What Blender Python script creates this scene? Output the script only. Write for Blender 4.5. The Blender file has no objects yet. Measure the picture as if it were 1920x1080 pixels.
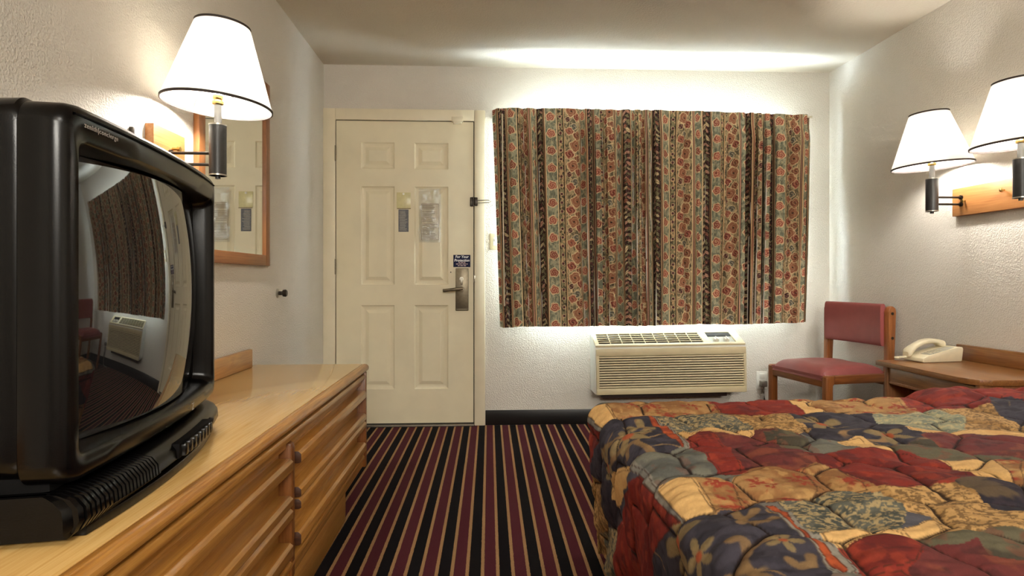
import bpy, bmesh, math, random
import numpy as np
from mathutils import Matrix, Vector, Euler
PI = math.pi
random.seed(7)
COL = bpy.context.scene.collection
SC = bpy.context.scene

# ------------------------------------------------------------------ helpers
def lin(c):
    return tuple(((x/255.0)/12.92 if x/255.0 <= 0.04045 else ((x/255.0+0.055)/1.055)**2.4) for x in c)

class MB:
    """collects shapes in one bmesh and links them as one mesh object"""
    def __init__(self):
        self.bm = bmesh.new()
    def _add(self, verts, faces, M=None, smooth=False):
        vs = [self.bm.verts.new((M @ Vector(v)) if M else v) for v in verts]
        for f in faces:
            try:
                fc = self.bm.faces.new([vs[i] for i in f]); fc.smooth = smooth
            except ValueError:
                pass
        return vs
    def box(self, x0, x1, y0, y1, z0, z1, bevel=0.0, M=None, seg=2):
        b = bmesh.new()
        bmesh.ops.create_cube(b, size=1.0)
        bmesh.ops.scale(b, vec=(x1-x0, y1-y0, z1-z0), verts=b.verts)
        bmesh.ops.translate(b, vec=((x0+x1)/2, (y0+y1)/2, (z0+z1)/2), verts=b.verts)
        if bevel > 0:
            bmesh.ops.bevel(b, geom=list(b.edges), offset=min(bevel, .49*min(x1-x0, y1-y0, z1-z0)), segments=seg, profile=.5, affect='EDGES')
        self.merge(b, M, smooth=bevel > 0)
        return self
    def merge(self, b, M=None, smooth=False):
        b.verts.index_update()
        self._add([v.co.copy() for v in b.verts], [[v.index for v in f.verts] for f in b.faces], M, smooth)
        b.free()
    def cyl(self, p0, p1, r0, r1=None, n=24, cap=True):
        return self.tube([p0, p1], r0, n=n, r1=r1, cap=cap)
    def tube(self, pts, r, n=16, r1=None, cap=True):
        pts = [Vector(p) for p in pts]
        rings = []
        up = Vector((0, 0, 1))
        for i, p in enumerate(pts):
            a = pts[max(0, i-1)]; c = pts[min(len(pts)-1, i+1)]
            t = (c-a).normalized()
            u = t.cross(up)
            if u.length < 1e-3: u = t.cross(Vector((0, 1, 0)))
            u.normalize(); w = u.cross(t)
            rr = r if r1 is None else r+(r1-r)*i/(len(pts)-1)
            rings.append([p+(u*math.cos(2*PI*k/n)+w*math.sin(2*PI*k/n))*rr for k in range(n)])
        vs = [v for R_ in rings for v in R_]
        fs = []
        for i in range(len(pts)-1):
            for k in range(n):
                fs.append((i*n+k, i*n+(k+1) % n, (i+1)*n+(k+1) % n, (i+1)*n+k))
        if cap:
            fs.append(tuple(range(n))); fs.append(tuple((len(pts)-1)*n+k for k in reversed(range(n))))
        self._add(vs, fs, None, True)
        return self
    def lathe(self, prof, M=None, n=48, close=False):
        vs = []; fs = []
        for (r, z) in prof:
            for k in range(n):
                a = 2*PI*k/n
                vs.append((r*math.cos(a), r*math.sin(a), z))
        m = len(prof)
        for i in range(m-1 if not close else m):
            j = (i+1) % m
            for k in range(n):
                fs.append((i*n+k, i*n+(k+1) % n, j*n+(k+1) % n, j*n+k))
        if not close:
            if prof[0][0] > 1e-6: fs.append(tuple(reversed(range(n))))
            if prof[-1][0] > 1e-6: fs.append(tuple((m-1)*n+k for k in range(n)))
        self._add(vs, fs, M, True)
        return self
    def prism(self, poly, a0, a1, axis='y', M=None, bevel=0.0, smooth=False):
        """polygon extruded along an axis: axis 'y' -> poly is (x,z); 'x' -> (y,z); 'z' -> (x,y)"""
        b = bmesh.new()
        def P(p, a):
            return {'y': (p[0], a, p[1]), 'x': (a, p[0], p[1]), 'z': (p[0], p[1], a)}[axis]
        v0 = [b.verts.new(P(p, a0)) for p in poly]; v1 = [b.verts.new(P(p, a1)) for p in poly]
        n = len(poly)
        b.faces.new(v0); b.faces.new(list(reversed(v1)))
        for i in range(n):
            b.faces.new((v0[i], v1[i], v1[(i+1) % n], v0[(i+1) % n]))
        bmesh.ops.recalc_face_normals(b, faces=b.faces)
        if bevel > 0:
            bmesh.ops.bevel(b, geom=list(b.edges), offset=bevel, segments=2, profile=.5, affect='EDGES')
        self.merge(b, M, smooth=smooth or bevel > 0)
        return self
    def grid(self, P, M=None, close_u=False):
        """P: 2D list of points"""
        a = len(P); c = len(P[0])
        vs = [q for row in P for q in row]; fs = []
        for i in range(a-1 if not close_u else a):
            for j in range(c-1):
                k = (i+1) % a
                fs.append((i*c+j, k*c+j, k*c+j+1, i*c+j+1))
        self._add(vs, fs, M, True)
        return self
    def build(self, name, mat, parent=None, world=True, angle=40, recalc=True):
        if recalc: bmesh.ops.recalc_face_normals(self.bm, faces=self.bm.faces)
        me = bpy.data.meshes.new(name)
        self.bm.to_mesh(me); self.bm.free()
        return link(name, me, mat, parent, world, angle)

def root_matrix(o):
    while o.parent is not None: o = o.parent
    return Matrix.LocRotScale(o.location, o.rotation_euler, o.scale)

def link(name, me, mat, parent=None, world=True, angle=40):
    if mat is not None: me.materials.append(mat)
    if angle: me.set_sharp_from_angle(angle=math.radians(angle))
    o = bpy.data.objects.new(name, me); COL.objects.link(o)
    if parent is not None:
        if world: me.transform(root_matrix(parent).inverted())
        o.parent = parent
    return o

def tag(o, label=None, cat=None, group=None, kind=None):
    if label: o['label'] = label
    if cat: o['category'] = cat
    if group: o['group'] = group
    if kind: o['kind'] = kind
    return o

def thing(name, loc, label, cat, rz=0.0, group=None, rot=None):
    o = bpy.data.objects.new(name, None); COL.objects.link(o)
    o.empty_display_size = .05
    o.location = loc; o.rotation_euler = rot if rot else (0, 0, rz)
    return tag(o, label, cat, group)

def struct(name, mb, mat, parent=None, angle=40):
    o = mb.build(name, mat, parent, angle=angle)
    if parent is None: o['kind'] = 'structure'
    return o

def text_mesh(name, body, size, mat, parent, M, extrude=.0003, align='CENTER', shear=0.0, spacing=1.0, bold=0.0):
    cu = bpy.data.curves.new(name, 'FONT'); cu.body = body; cu.size = size; cu.extrude = extrude
    cu.align_x = align; cu.shear = shear; cu.space_character = spacing; cu.offset = bold
    tmp = bpy.data.objects.new(name+'_tmp', cu); COL.objects.link(tmp)
    dg = bpy.context.evaluated_depsgraph_get()
    me = bpy.data.meshes.new_from_object(tmp.evaluated_get(dg))
    bpy.data.objects.remove(tmp); bpy.data.curves.remove(cu)
    me.name = name
    me.transform(M); me.materials.clear()
    return link(name, me, mat, parent, True, 0)

# ------------------------------------------------------------------ numpy noise
def _h(ix, iy, seed):
    n = (ix.astype(np.int64)*374761393 + iy.astype(np.int64)*668265263 + seed*1442695041) & 0xFFFFFFFF
    n = ((n ^ (n >> 13))*1274126177) & 0xFFFFFFFF
    n = (n ^ (n >> 16)) & 0xFFFFFFFF
    return n.astype(np.float64)/4294967295.0
def vn(x, y, seed=0):
    x, y = np.broadcast_arrays(x, y)
    ix = np.floor(x); iy = np.floor(y); fx = x-ix; fy = y-iy
    fx = fx*fx*(3-2*fx); fy = fy*fy*(3-2*fy)
    a = _h(ix, iy, seed); b = _h(ix+1, iy, seed); c = _h(ix, iy+1, seed); d = _h(ix+1, iy+1, seed)
    return (a*(1-fx)+b*fx)*(1-fy)+(c*(1-fx)+d*fx)*fy
def fbm(x, y, seed=0, o=4):
    s = 0; a = .5; t = 0
    for k in range(o):
        s = s+a*vn(x*2**k+17.3*k, y*2**k-9.1*k, seed+k); t += a; a *= .5
    return s/t
def sstep(a, b, x):
    t = np.clip((x-a)/(b-a), 0, 1); return t*t*(3-2*t)
def mixc(c, c2, m):
    return c*(1-m[..., None])+np.asarray(c2)*m[..., None]

# ------------------------------------------------------------------ materials
def new_mat(name):
    m = bpy.data.materials.new(name); m.use_nodes = True
    nt = m.node_tree
    return m, nt, nt.nodes['Principled BSDF'], nt.nodes, nt.links
def pbr(name, rgb, rough=.5, metal=0.0, spec=.5, noise=0.0, nscale=40, bump=0.0, bscale=200, coat=0.0, ior=None):
    m, nt, b, N, L = new_mat(name)
    c = lin(rgb)+(1,)
    b.inputs['Base Color'].default_value = c
    b.inputs['Roughness'].default_value = rough; b.inputs['Metallic'].default_value = metal
    b.inputs['Specular IOR Level'].default_value = spec
    if coat: b.inputs['Coat Weight'].default_value = coat; b.inputs['Coat Roughness'].default_value = .08
    if ior: b.inputs['IOR'].default_value = ior
    tc = N.new('ShaderNodeTexCoord')
    if noise:
        n = N.new('ShaderNodeTexNoise'); n.inputs['Scale'].default_value = nscale; n.inputs['Detail'].default_value = 5
        L.new(tc.outputs['Object'], n.inputs['Vector'])
        r = N.new('ShaderNodeValToRGB')
        r.color_ramp.elements[0].position = .3; r.color_ramp.elements[1].position = .7
        r.color_ramp.elements[0].color = tuple(x*(1-noise) for x in c[:3])+(1,)
        r.color_ramp.elements[1].color = tuple(min(1, x*(1+noise)) for x in c[:3])+(1,)
        L.new(n.outputs['Fac'], r.inputs['Fac']); L.new(r.outputs['Color'], b.inputs['Base Color'])
    if bump:
        n2 = N.new('ShaderNodeTexNoise'); n2.inputs['Scale'].default_value = bscale; n2.inputs['Detail'].default_value = 3
        L.new(tc.outputs['Object'], n2.inputs['Vector'])
        bp = N.new('ShaderNodeBump'); bp.inputs['Strength'].default_value = bump; bp.inputs['Distance'].default_value = .002
        L.new(n2.outputs['Fac'], bp.inputs['Height']); L.new(bp.outputs['Normal'], b.inputs['Normal'])
    return m
def wood(name, axis, light, mid, dark, rough=.35, spec=.5, scale=1.0, coat=.0, offset=(0, 0, 0)):
    m, nt, b, N, L = new_mat(name)
    tc = N.new('ShaderNodeTexCoord')
    def mp(al, ac):
        mpn = N.new('ShaderNodeMapping')
        s = [ac, ac, ac]; s['xyz'.index(axis)] = al
        mpn.inputs['Scale'].default_value = [v*scale for v in s]
        mpn.inputs['Location'].default_value = offset
        L.new(tc.outputs['Object'], mpn.inputs['Vector']); return mpn
    m1 = mp(.8, 11)
    n1 = N.new('ShaderNodeTexNoise'); n1.inputs['Scale'].default_value = 1.6; n1.inputs['Detail'].default_value = 3; n1.inputs['Distortion'].default_value = .6
    L.new(m1.outputs['Vector'], n1.inputs['Vector'])
    # growth rings: fold the smooth noise
    mul = N.new('ShaderNodeMath'); mul.operation = 'MULTIPLY'; mul.inputs[1].default_value = 9.0
    L.new(n1.outputs['Fac'], mul.inputs[0])
    fr = N.new('ShaderNodeMath'); fr.operation = 'PINGPONG'; fr.inputs[1].default_value = .5
    L.new(mul.outputs[0], fr.inputs[0])
    m2 = mp(4, 190)
    n2 = N.new('ShaderNodeTexNoise'); n2.inputs['Scale'].default_value = 1.0; n2.inputs['Detail'].default_value = 4; n2.inputs['Roughness'].default_value = .65
    L.new(m2.outputs['Vector'], n2.inputs['Vector'])
    ramp = N.new('ShaderNodeValToRGB')
    e = ramp.color_ramp.elements
    e[0].position = 0.0; e[0].color = lin(dark)+(1,)
    e[1].position = 1.0; e[1].color = lin(light)+(1,)
    k = ramp.color_ramp.elements.new(.42); k.color = lin(mid)+(1,)
    ad = N.new('ShaderNodeMath'); ad.operation = 'ADD'
    s1 = N.new('ShaderNodeMath'); s1.operation = 'MULTIPLY'; s1.inputs[1].default_value = .50; L.new(fr.outputs[0], s1.inputs[0])
    s2 = N.new('ShaderNodeMath'); s2.operation = 'MULTIPLY_ADD'; s2.inputs[1].default_value = 1.35; s2.inputs[2].default_value = -.12; L.new(n2.outputs['Fac'], s2.inputs[0])
    L.new(s1.outputs[0], ad.inputs[0]); L.new(s2.outputs[0], ad.inputs[1])
    L.new(ad.outputs[0], ramp.inputs['Fac'])
    L.new(ramp.outputs['Color'], b.inputs['Base Color'])
    b.inputs['Roughness'].default_value = rough; b.inputs['Specular IOR Level'].default_value = spec
    if coat: b.inputs['Coat Weight'].default_value = coat; b.inputs['Coat Roughness'].default_value = .12
    bp = N.new('ShaderNodeBump'); bp.inputs['Strength'].default_value = .12; bp.inputs['Distance'].default_value = .001
    L.new(n2.outputs['Fac'], bp.inputs['Height']); L.new(bp.outputs['Normal'], b.inputs['Normal'])
    return m
def plaster(name, rgb, scale=95, strength=.55, dist=.0035):
    m, nt, b, N, L = new_mat(name)
    tc = N.new('ShaderNodeTexCoord')
    n = N.new('ShaderNodeTexNoise'); n.inputs['Scale'].default_value = scale; n.inputs['Detail'].default_value = 2.5; n.inputs['Roughness'].default_value = .55
    L.new(tc.outputs['Object'], n.inputs['Vector'])
    r = N.new('ShaderNodeValToRGB'); r.color_ramp.elements[0].position = .38; r.color_ramp.elements[1].position = .68
    L.new(n.outputs['Fac'], r.inputs['Fac'])
    bp = N.new('ShaderNodeBump'); bp.inputs['Strength'].default_value = strength; bp.inputs['Distance'].default_value = dist
    L.new(r.outputs['Color'], bp.inputs['Height']); L.new(bp.outputs['Normal'], b.inputs['Normal'])
    n2 = N.new('ShaderNodeTexNoise'); n2.inputs['Scale'].default_value = 2.2; n2.inputs['Detail'].default_value = 4
    L.new(tc.outputs['Object'], n2.inputs['Vector'])
    r2 = N.new('ShaderNodeValToRGB'); c = lin(rgb)
    r2.color_ramp.elements[0].position = .3; r2.color_ramp.elements[1].position = .7
    r2.color_ramp.elements[0].color = tuple(x*.95 for x in c)+(1,); r2.color_ramp.elements[1].color = c+(1,)
    L.new(n2.outputs['Fac'], r2.inputs['Fac']); L.new(r2.outputs['Color'], b.inputs['Base Color'])
    b.inputs['Roughness'].default_value = .62; b.inputs['Specular IOR Level'].default_value = .35
    return m
def vcol_mat(name, rough=.85, weave=900, bump=.25, spec=.15, sheen=.0, transl=0.0):
    m, nt, b, N, L = new_mat(name)
    at = N.new('ShaderNodeAttribute'); at.attribute_name = 'Col'
    tc = N.new('ShaderNodeTexCoord')
    n = N.new('ShaderNodeTexNoise'); n.inputs['Scale'].default_value = weave; n.inputs['Detail'].default_value = 2
    L.new(tc.outputs['Object'], n.inputs['Vector'])
    mr = N.new('ShaderNodeMapRange'); mr.inputs['To Min'].default_value = .78; mr.inputs['To Max'].default_value = 1.2
    L.new(n.outputs['Fac'], mr.inputs['Value'])
    mx = N.new('ShaderNodeMix'); mx.data_type = 'RGBA'; mx.blend_type = 'MULTIPLY'; mx.inputs['Factor'].default_value = 1
    L.new(at.outputs['Color'], mx.inputs['A']); L.new(mr.outputs['Result'], mx.inputs['B'])
    L.new(mx.outputs['Result'], b.inputs['Base Color'])
    b.inputs['Roughness'].default_value = rough; b.inputs['Specular IOR Level'].default_value = spec
    if sheen: b.inputs['Sheen Weight'].default_value = sheen
    bp = N.new('ShaderNodeBump'); bp.inputs['Strength'].default_value = bump; bp.inputs['Distance'].default_value = .0008
    L.new(n.outputs['Fac'], bp.inputs['Height']); L.new(bp.outputs['Normal'], b.inputs['Normal'])
    return m

M = {}
M['wall'] = plaster('wall_paint', (214, 208, 197), scale=145, strength=.6)
M['ceil'] = plaster('ceiling_paint', (206, 197, 180), scale=110, strength=.35)
M['door'] = pbr('door_paint', (221, 211, 182), rough=.42, spec=.4, noise=.04, nscale=6)
M['casing'] = pbr('casing_paint', (222, 212, 186), rough=.45, spec=.4, noise=.04, nscale=8)
M['gapdark'] = pbr('door_gap_dark', (30, 26, 22), rough=.9, noise=.1)
M['thresh'] = pbr('threshold_metal', (120, 112, 100), rough=.5, metal=.6, noise=.2)
M['vinyl'] = pbr('black_vinyl', (16, 14, 14), rough=.38, noise=.15)
M['brass_dk'] = pbr('lock_bronze', (118, 108, 90), rough=.38, metal=.75, noise=.12, nscale=60)
M['steel'] = pbr('brushed_steel', (185, 180, 168), rough=.3, metal=.9, noise=.08)
M['dkmetal'] = pbr('dark_metal', (58, 52, 46), rough=.35, metal=.8, noise=.15)
M['gold'] = pbr('brass', (196, 168, 104), rough=.25, metal=1.0, noise=.06)
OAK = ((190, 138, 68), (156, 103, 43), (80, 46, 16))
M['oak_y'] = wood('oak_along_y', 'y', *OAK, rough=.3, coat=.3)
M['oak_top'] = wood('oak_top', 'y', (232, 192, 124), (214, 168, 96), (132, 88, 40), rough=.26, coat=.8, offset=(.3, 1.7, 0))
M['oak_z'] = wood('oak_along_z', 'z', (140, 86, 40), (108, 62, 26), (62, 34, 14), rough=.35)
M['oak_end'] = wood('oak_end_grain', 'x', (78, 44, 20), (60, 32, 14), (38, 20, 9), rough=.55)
M['oak_board'] = wood('lamp_board_oak', 'y', (168, 116, 64), (146, 94, 48), (98, 58, 26), rough=.5)
M['oak_frame_y'] = wood('mirror_frame_y', 'y', (156, 104, 58), (128, 78, 40), (74, 42, 20), rough=.4)
M['oak_frame_z'] = wood('mirror_frame_z', 'z', (156, 104, 58), (128, 78, 40), (74, 42, 20), rough=.4)
M['walnut_y'] = wood('nightstand_y', 'y', (150, 102, 54), (120, 76, 38), (70, 42, 20), rough=.33, coat=.25)
M['walnut_x'] = wood('nightstand_x', 'x', (150, 98, 50), (118, 72, 34), (64, 36, 16), rough=.4)
M['walnut_z'] = wood('nightstand_z', 'z', (140, 90, 46), (110, 66, 32), (60, 34, 16), rough=.4)
M['chairwood_z'] = wood('chair_wood_z', 'z', (150, 92, 44), (120, 66, 30), (66, 34, 15), rough=.36, coat=.2)
M['chairwood_x'] = wood('chair_wood_x', 'y', (140, 84, 40), (108, 60, 28), (60, 32, 14), rough=.36, coat=.2)
M['chairwood_f'] = wood('chair_wood_f', 'x', (140, 84, 40), (108, 60, 28), (60, 32, 14), rough=.36, coat=.2)
M['vinylred'] = pbr('burgundy_vinyl', (140, 74, 72), rough=.42, spec=.45, noise=.07, nscale=18, bump=.15, bscale=350)
M['tvblack'] = pbr('tv_plastic', (7, 6, 6), rough=.24, spec=.28, noise=.12, nscale=25, bump=.05, bscale=500)
M['tvdark'] = pbr('tv_recess', (7, 6, 6), spec=.12, rough=.7, noise=.1)
M['tvtxt'] = pbr('tv_lettering', (150, 140, 130), rough=.4, noise=.03)
M['phone'] = pbr('phone_plastic', (222, 212, 182), rough=.38, noise=.04)
M['phonekey'] = pbr('phone_keys', (196, 188, 164), rough=.45, noise=.04)
M['phonepad'] = pbr('phone_keypad_sheet', (176, 172, 158), rough=.5, noise=.06)
M['acbeige'] = pbr('ac_beige', (208, 195, 158), rough=.45, noise=.05, nscale=12)
M['acside'] = pbr('ac_side_white', (214, 214, 206), rough=.45, noise=.04, nscale=12)
M['acdark'] = pbr('ac_inside_dark', (18, 14, 11), rough=.7, noise=.2)
M['acpanel'] = pbr('ac_control_silver', (150, 148, 138), rough=.35, metal=.4, noise=.1)
M['acknob'] = pbr('ac_knob', (214, 210, 196), rough=.35, noise=.05)
M['sleeve'] = pbr('ac_sleeve_brown', (52, 34, 26), rough=.6, noise=.2)
M['white'] = pbr('white_plastic', (232, 230, 222), rough=.4, noise=.03)
M['ivory'] = pbr('ivory_plate', (196, 184, 148), rough=.4, noise=.04)
M['plug'] = pbr('plug_grey', (134, 126, 116), rough=.5, noise=.08)
M['lampblack'] = pbr('lamp_black', (34, 33, 31), rough=.4, metal=.2, noise=.12, nscale=60)
M['lampgrey'] = pbr('lamp_grey_stem', (120, 118, 114), rough=.4, metal=.4, noise=.08)
M['trim'] = pbr('shade_trim', (44, 34, 28), rough=.7, noise=.1)
M['navy'] = pbr('sign_navy', (18, 22, 58), spec=.15, rough=.5, noise=.05)
M['signwhite'] = pbr('sign_print', (225, 225, 225), rough=.5, noise=.02)
M['signpink'] = pbr('sign_small_print', (196, 170, 168), rough=.5, noise=.02)
M['greycard'] = pbr('grey_card', (104, 106, 112), rough=.8, noise=.2, nscale=80)
M['paper'] = pbr('notice_paper', (214, 200, 172), rough=.7, noise=.05, nscale=30)
M['ink'] = pbr('notice_ink', (112, 92, 78), rough=.7, noise=.1)
M['clearhang'] = pbr('yellowed_card', (206, 198, 150), rough=.3, noise=.07)
M['mattress'] = pbr('mattress_ticking', (190, 186, 176), rough=.9, noise=.06)
M['bounce_lining'] = pbr('curtain_bounce_lining', (235, 232, 224), rough=.9, noise=.02)
M['rod'] = pbr('curtain_rod', (206, 196, 170), rough=.4, noise=.05)
M['winframe'] = pbr('window_frame_metal', (190, 190, 188), rough=.4, metal=.3, noise=.05)

# mirror glass
m, nt, b, N, L = new_mat('mirror_silver'); b.inputs['Base Color'].default_value = (.88, .9, .88, 1); b.inputs['Metallic'].default_value = 1; b.inputs['Roughness'].default_value = .015
n = N.new('ShaderNodeTexNoise'); n.inputs['Scale'].default_value = 3
mr = N.new('ShaderNodeMapRange'); mr.inputs['To Min'].default_value = .01; mr.inputs['To Max'].default_value = .03
L.new(n.outputs['Fac'], mr.inputs['Value']); L.new(mr.outputs['Result'], b.inputs['Roughness']); M['mirror'] = m
# tv glass
m, nt, b, N, L = new_mat('tv_glass'); b.inputs['Base Color'].default_value = (.012, .012, .013, 1); b.inputs['Roughness'].default_value = .02
b.inputs['IOR'].default_value = 2.05; b.inputs['Specular IOR Level'].default_value = .5
n = N.new('ShaderNodeTexNoise'); n.inputs['Scale'].default_value = 5
mr = N.new('ShaderNodeMapRange'); mr.inputs['To Min'].default_value = .015; mr.inputs['To Max'].default_value = .035
L.new(n.outputs['Fac'], mr.inputs['Value']); L.new(mr.outputs['Result'], b.inputs['Roughness']); M['tvglass'] = m
# window glass / clear plastic: thin
def thin(name, tint, gl=.08, rough=.05):
    m = bpy.data.materials.new(name); m.use_nodes = True; nt = m.node_tree; N = nt.nodes; L = nt.links; N.clear()
    out = N.new('ShaderNodeOutputMaterial'); t = N.new('ShaderNodeBsdfTransparent'); g = N.new('ShaderNodeBsdfGlossy'); mx = N.new('ShaderNodeMixShader')
    t.inputs['Color'].default_value = tint+(1,); g.inputs['Roughness'].default_value = rough
    fr = N.new('ShaderNodeLayerWeight'); pw_ = N.new('ShaderNodeMath'); pw_.operation = 'POWER'; pw_.inputs[1].default_value = 5
    L.new(fr.outputs['Facing'], pw_.inputs[0])
    ad = N.new('ShaderNodeMath'); ad.operation = 'MULTIPLY_ADD'; ad.inputs[1].default_value = .85; ad.inputs[2].default_value = .04+gl; L.new(pw_.outputs[0], ad.inputs[0])
    L.new(ad.outputs[0], mx.inputs[0]); L.new(t.outputs[0], mx.inputs[1]); L.new(g.outputs[0], mx.inputs[2]); L.new(mx.outputs[0], out.inputs[0])
    return m, N, L, g
M['glass'] = thin('window_glass', (.96, .98, .97), 0.0, .02)[0]
mp_, N, L, g = thin('clear_plastic', (.97, .97, .96), .16, .10)
n = N.new('ShaderNodeTexNoise'); n.inputs['Scale'].default_value = 38; n.inputs['Detail'].default_value = 3; n.inputs['Distortion'].default_value = 1.5
bp = N.new('ShaderNodeBump'); bp.inputs['Strength'].default_value = 1.0; bp.inputs['Distance'].default_value = .02
L.new(n.outputs['Fac'], bp.inputs['Height']); L.new(bp.outputs['Normal'], g.inputs['Normal']); M['plastic'] = mp_
# lamp shade: fabric that passes light
m = bpy.data.materials.new('lamp_shade_fabric'); m.use_nodes = True; nt = m.node_tree; N = nt.nodes; L = nt.links; N.clear()
out = N.new('ShaderNodeOutputMaterial'); d = N.new('ShaderNodeBsdfDiffuse'); t = N.new('ShaderNodeBsdfTranslucent'); mx = N.new('ShaderNodeMixShader')
n = N.new('ShaderNodeTexNoise'); n.inputs['Scale'].default_value = 260
r = N.new('ShaderNodeValToRGB'); r.color_ramp.elements[0].color = (.90, .88, .84, 1); r.color_ramp.elements[1].color = (.95, .93, .89, 1)
L.new(n.outputs['Fac'], r.inputs['Fac']); L.new(r.outputs[0], d.inputs['Color']); L.new(r.outputs[0], t.inputs['Color'])
mx.inputs[0].default_value = .72; L.new(d.outputs[0], mx.inputs[1]); L.new(t.outputs[0], mx.inputs[2]); L.new(mx.outputs[0], out.inputs[0]); M['shade'] = m
def emit(name, rgb, s):
    m = bpy.data.materials.new(name); m.use_nodes = True; nt = m.node_tree; nt.nodes.clear()
    o = nt.nodes.new('ShaderNodeOutputMaterial'); e = nt.nodes.new('ShaderNodeEmission'); e.inputs[0].default_value = rgb+(1,); e.inputs[1].default_value = s
    nt.links.new(e.outputs[0], o.inputs[0]); return m
BULB = 360.0; DAY = 300.0; WALK = 900.0; FILL_TOP = 24.0; FILL_FRONT = 48.0; EXPO = 0.73

M['bulb'] = emit('bulb_glow', (1.0, .95, .87), BULB)
M['bulb_dim'] = emit('bulb_glow_softer', (1.0, .955, .89), BULB*.78)
# striped carpet: stripes run into the room
m, nt, b, N, L = new_mat('striped_carpet')
tc = N.new('ShaderNodeTexCoord'); sx = N.new('ShaderNodeSeparateXYZ'); L.new(tc.outputs['Object'], sx.inputs[0])
wob = N.new('ShaderNodeTexNoise'); wob.inputs['Scale'].default_value = 160; wob.inputs['Detail'].default_value = 2; L.new(tc.outputs['Object'], wob.inputs['Vector'])
ym = N.new('ShaderNodeMath'); ym.operation = 'MULTIPLY_ADD'; ym.inputs[1].default_value = -.0085; L.new(sx.outputs['Y'], ym.inputs[0]); L.new(sx.outputs['X'], ym.inputs[2])
wm = N.new('ShaderNodeMath'); wm.operation = 'MULTIPLY_ADD'; wm.inputs[1].default_value = .006; L.new(wob.outputs['Fac'], wm.inputs[0]); L.new(ym.outputs[0], wm.inputs[2])
sc_ = N.new('ShaderNodeMath'); sc_.operation = 'MULTIPLY_ADD'; sc_.inputs[1].default_value = 1/.1014; sc_.inputs[2].default_value = 10+(.0225-.003)/.1014+.055; L.new(wm.outputs[0], sc_.inputs[0])
fr = N.new('ShaderNodeMath'); fr.operation = 'FRACT'; L.new(sc_.outputs[0], fr.inputs[0])
rp = N.new('ShaderNodeValToRGB'); rp.color_ramp.interpolation = 'CONSTANT'
E_ = rp.color_ramp.elements
tan, mar, blk = lin((152, 118, 80)), lin((74, 30, 38)), lin((13, 10, 13))
E_[0].position = 0; E_[0].color = tan+(1,)
E_[1].position = .11; E_[1].color = mar+(1,)
for p_, c_ in ((.5, tan), (.61, blk)):
    k = E_.new(p_); k.color = c_+(1,)
L.new(fr.outputs[0], rp.inputs['Fac'])
pile = N.new('ShaderNodeTexNoise'); pile.inputs['Scale'].default_value = 420; pile.inputs['Detail'].default_value = 3; L.new(tc.outputs['Object'], pile.inputs['Vector'])
pr = N.new('ShaderNodeMapRange'); pr.inputs['From Min'].default_value = .3; pr.inputs['From Max'].default_value = .7; pr.inputs['To Min'].default_value = .45; pr.inputs['To Max'].default_value = 1.45; L.new(pile.outputs['Fac'], pr.inputs['Value'])
mx = N.new('ShaderNodeMix'); mx.data_type = 'RGBA'; mx.blend_type = 'MULTIPLY'; mx.inputs['Factor'].default_value = 1
L.new(rp.outputs['Color'], mx.inputs['A']); L.new(pr.outputs['Result'], mx.inputs['B']); L.new(mx.outputs['Result'], b.inputs['Base Color'])
b.inputs['Roughness'].default_value = .95; b.inputs['Specular IOR Level'].default_value = .1
bp = N.new('ShaderNodeBump'); bp.inputs['Strength'].default_value = .6; bp.inputs['Distance'].default_value = .004
L.new(pile.outputs['Fac'], bp.inputs['Height']); L.new(bp.outputs['Normal'], b.inputs['Normal']); M['carpet'] = m
M['curtain'] = vcol_mat('curtain_print', rough=.85, weave=700, bump=.3)
M['spread'] = vcol_mat('patchwork_print', rough=.8, weave=1000, bump=.15, spec=.12)

# ------------------------------------------------------------------ the room
LX, RX, BY, FY, CZ = -1.055, 2.362, 3.912, -2.2, 2.385
struct('floor', MB().box(LX-.1, RX+.1, FY-.1, BY+.12, -.05, 0), M['carpet'])
struct('ceiling', MB().box(LX-.1, RX+.1, FY-.1, BY+.12, CZ, CZ+.08), M['ceil'])
struct('wall_left', MB().box(LX-.1, LX, FY-.1, BY+.12, 0, CZ), M['wall'])
struct('wall_right', MB().box(RX, RX+.1, FY-.1, BY+.12, 0, CZ), M['wall'])
struct('wall_front', MB().box(LX, RX, FY-.1, FY, 0, CZ), M['wall'])
WX0, WX1, WZ0, WZ1 = .23, 2.03, .86, 2.03
DX0, DX1, DZ1 = -.983, -.063, 2.024
w = MB()
for a in ((LX, DX0, 0, CZ), (DX0, DX1, DZ1, CZ), (DX1, WX0, 0, CZ), (WX0, WX1, 0, WZ0), (WX0, WX1, WZ1, CZ), (WX1, RX, 0, CZ)):
    w.box(a[0], a[1], BY, BY+.12, a[2], a[3])
struct('wall_back', w, M['wall'])
# window behind the curtain
wf = MB()
for a in ((WX0, WX1, WZ0, WZ0+.04), (WX0, WX1, WZ1-.04, WZ1), (WX0, WX0+.04, WZ0+.04, WZ1-.04), (WX1-.04, WX1, WZ0+.04, WZ1-.04), (1.10, 1.15, WZ0+.04, WZ1-.04)):
    wf.box(a[0], a[1], BY+.06, BY+.10, a[2], a[3], .004)
win = struct('window_1', wf, M['winframe'])
MB().box(WX0+.04, WX1-.04, BY+.078, BY+.083, WZ0+.04, WZ1-.04).build('pane', M['glass'], win)
# baseboards: black vinyl
def baseb(name, x0, x1, y0, y1):
    struct(name, MB().box(x0, x1, y0, y1, 0, .1, .004), M['vinyl'])
baseb('baseboard_back', .008, RX-.006, BY-.008, BY)
baseb('baseboard_right', RX-.008, RX, FY, BY-.008)
baseb('baseboard_left', LX, LX+.008, FY, BY-.02)
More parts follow.
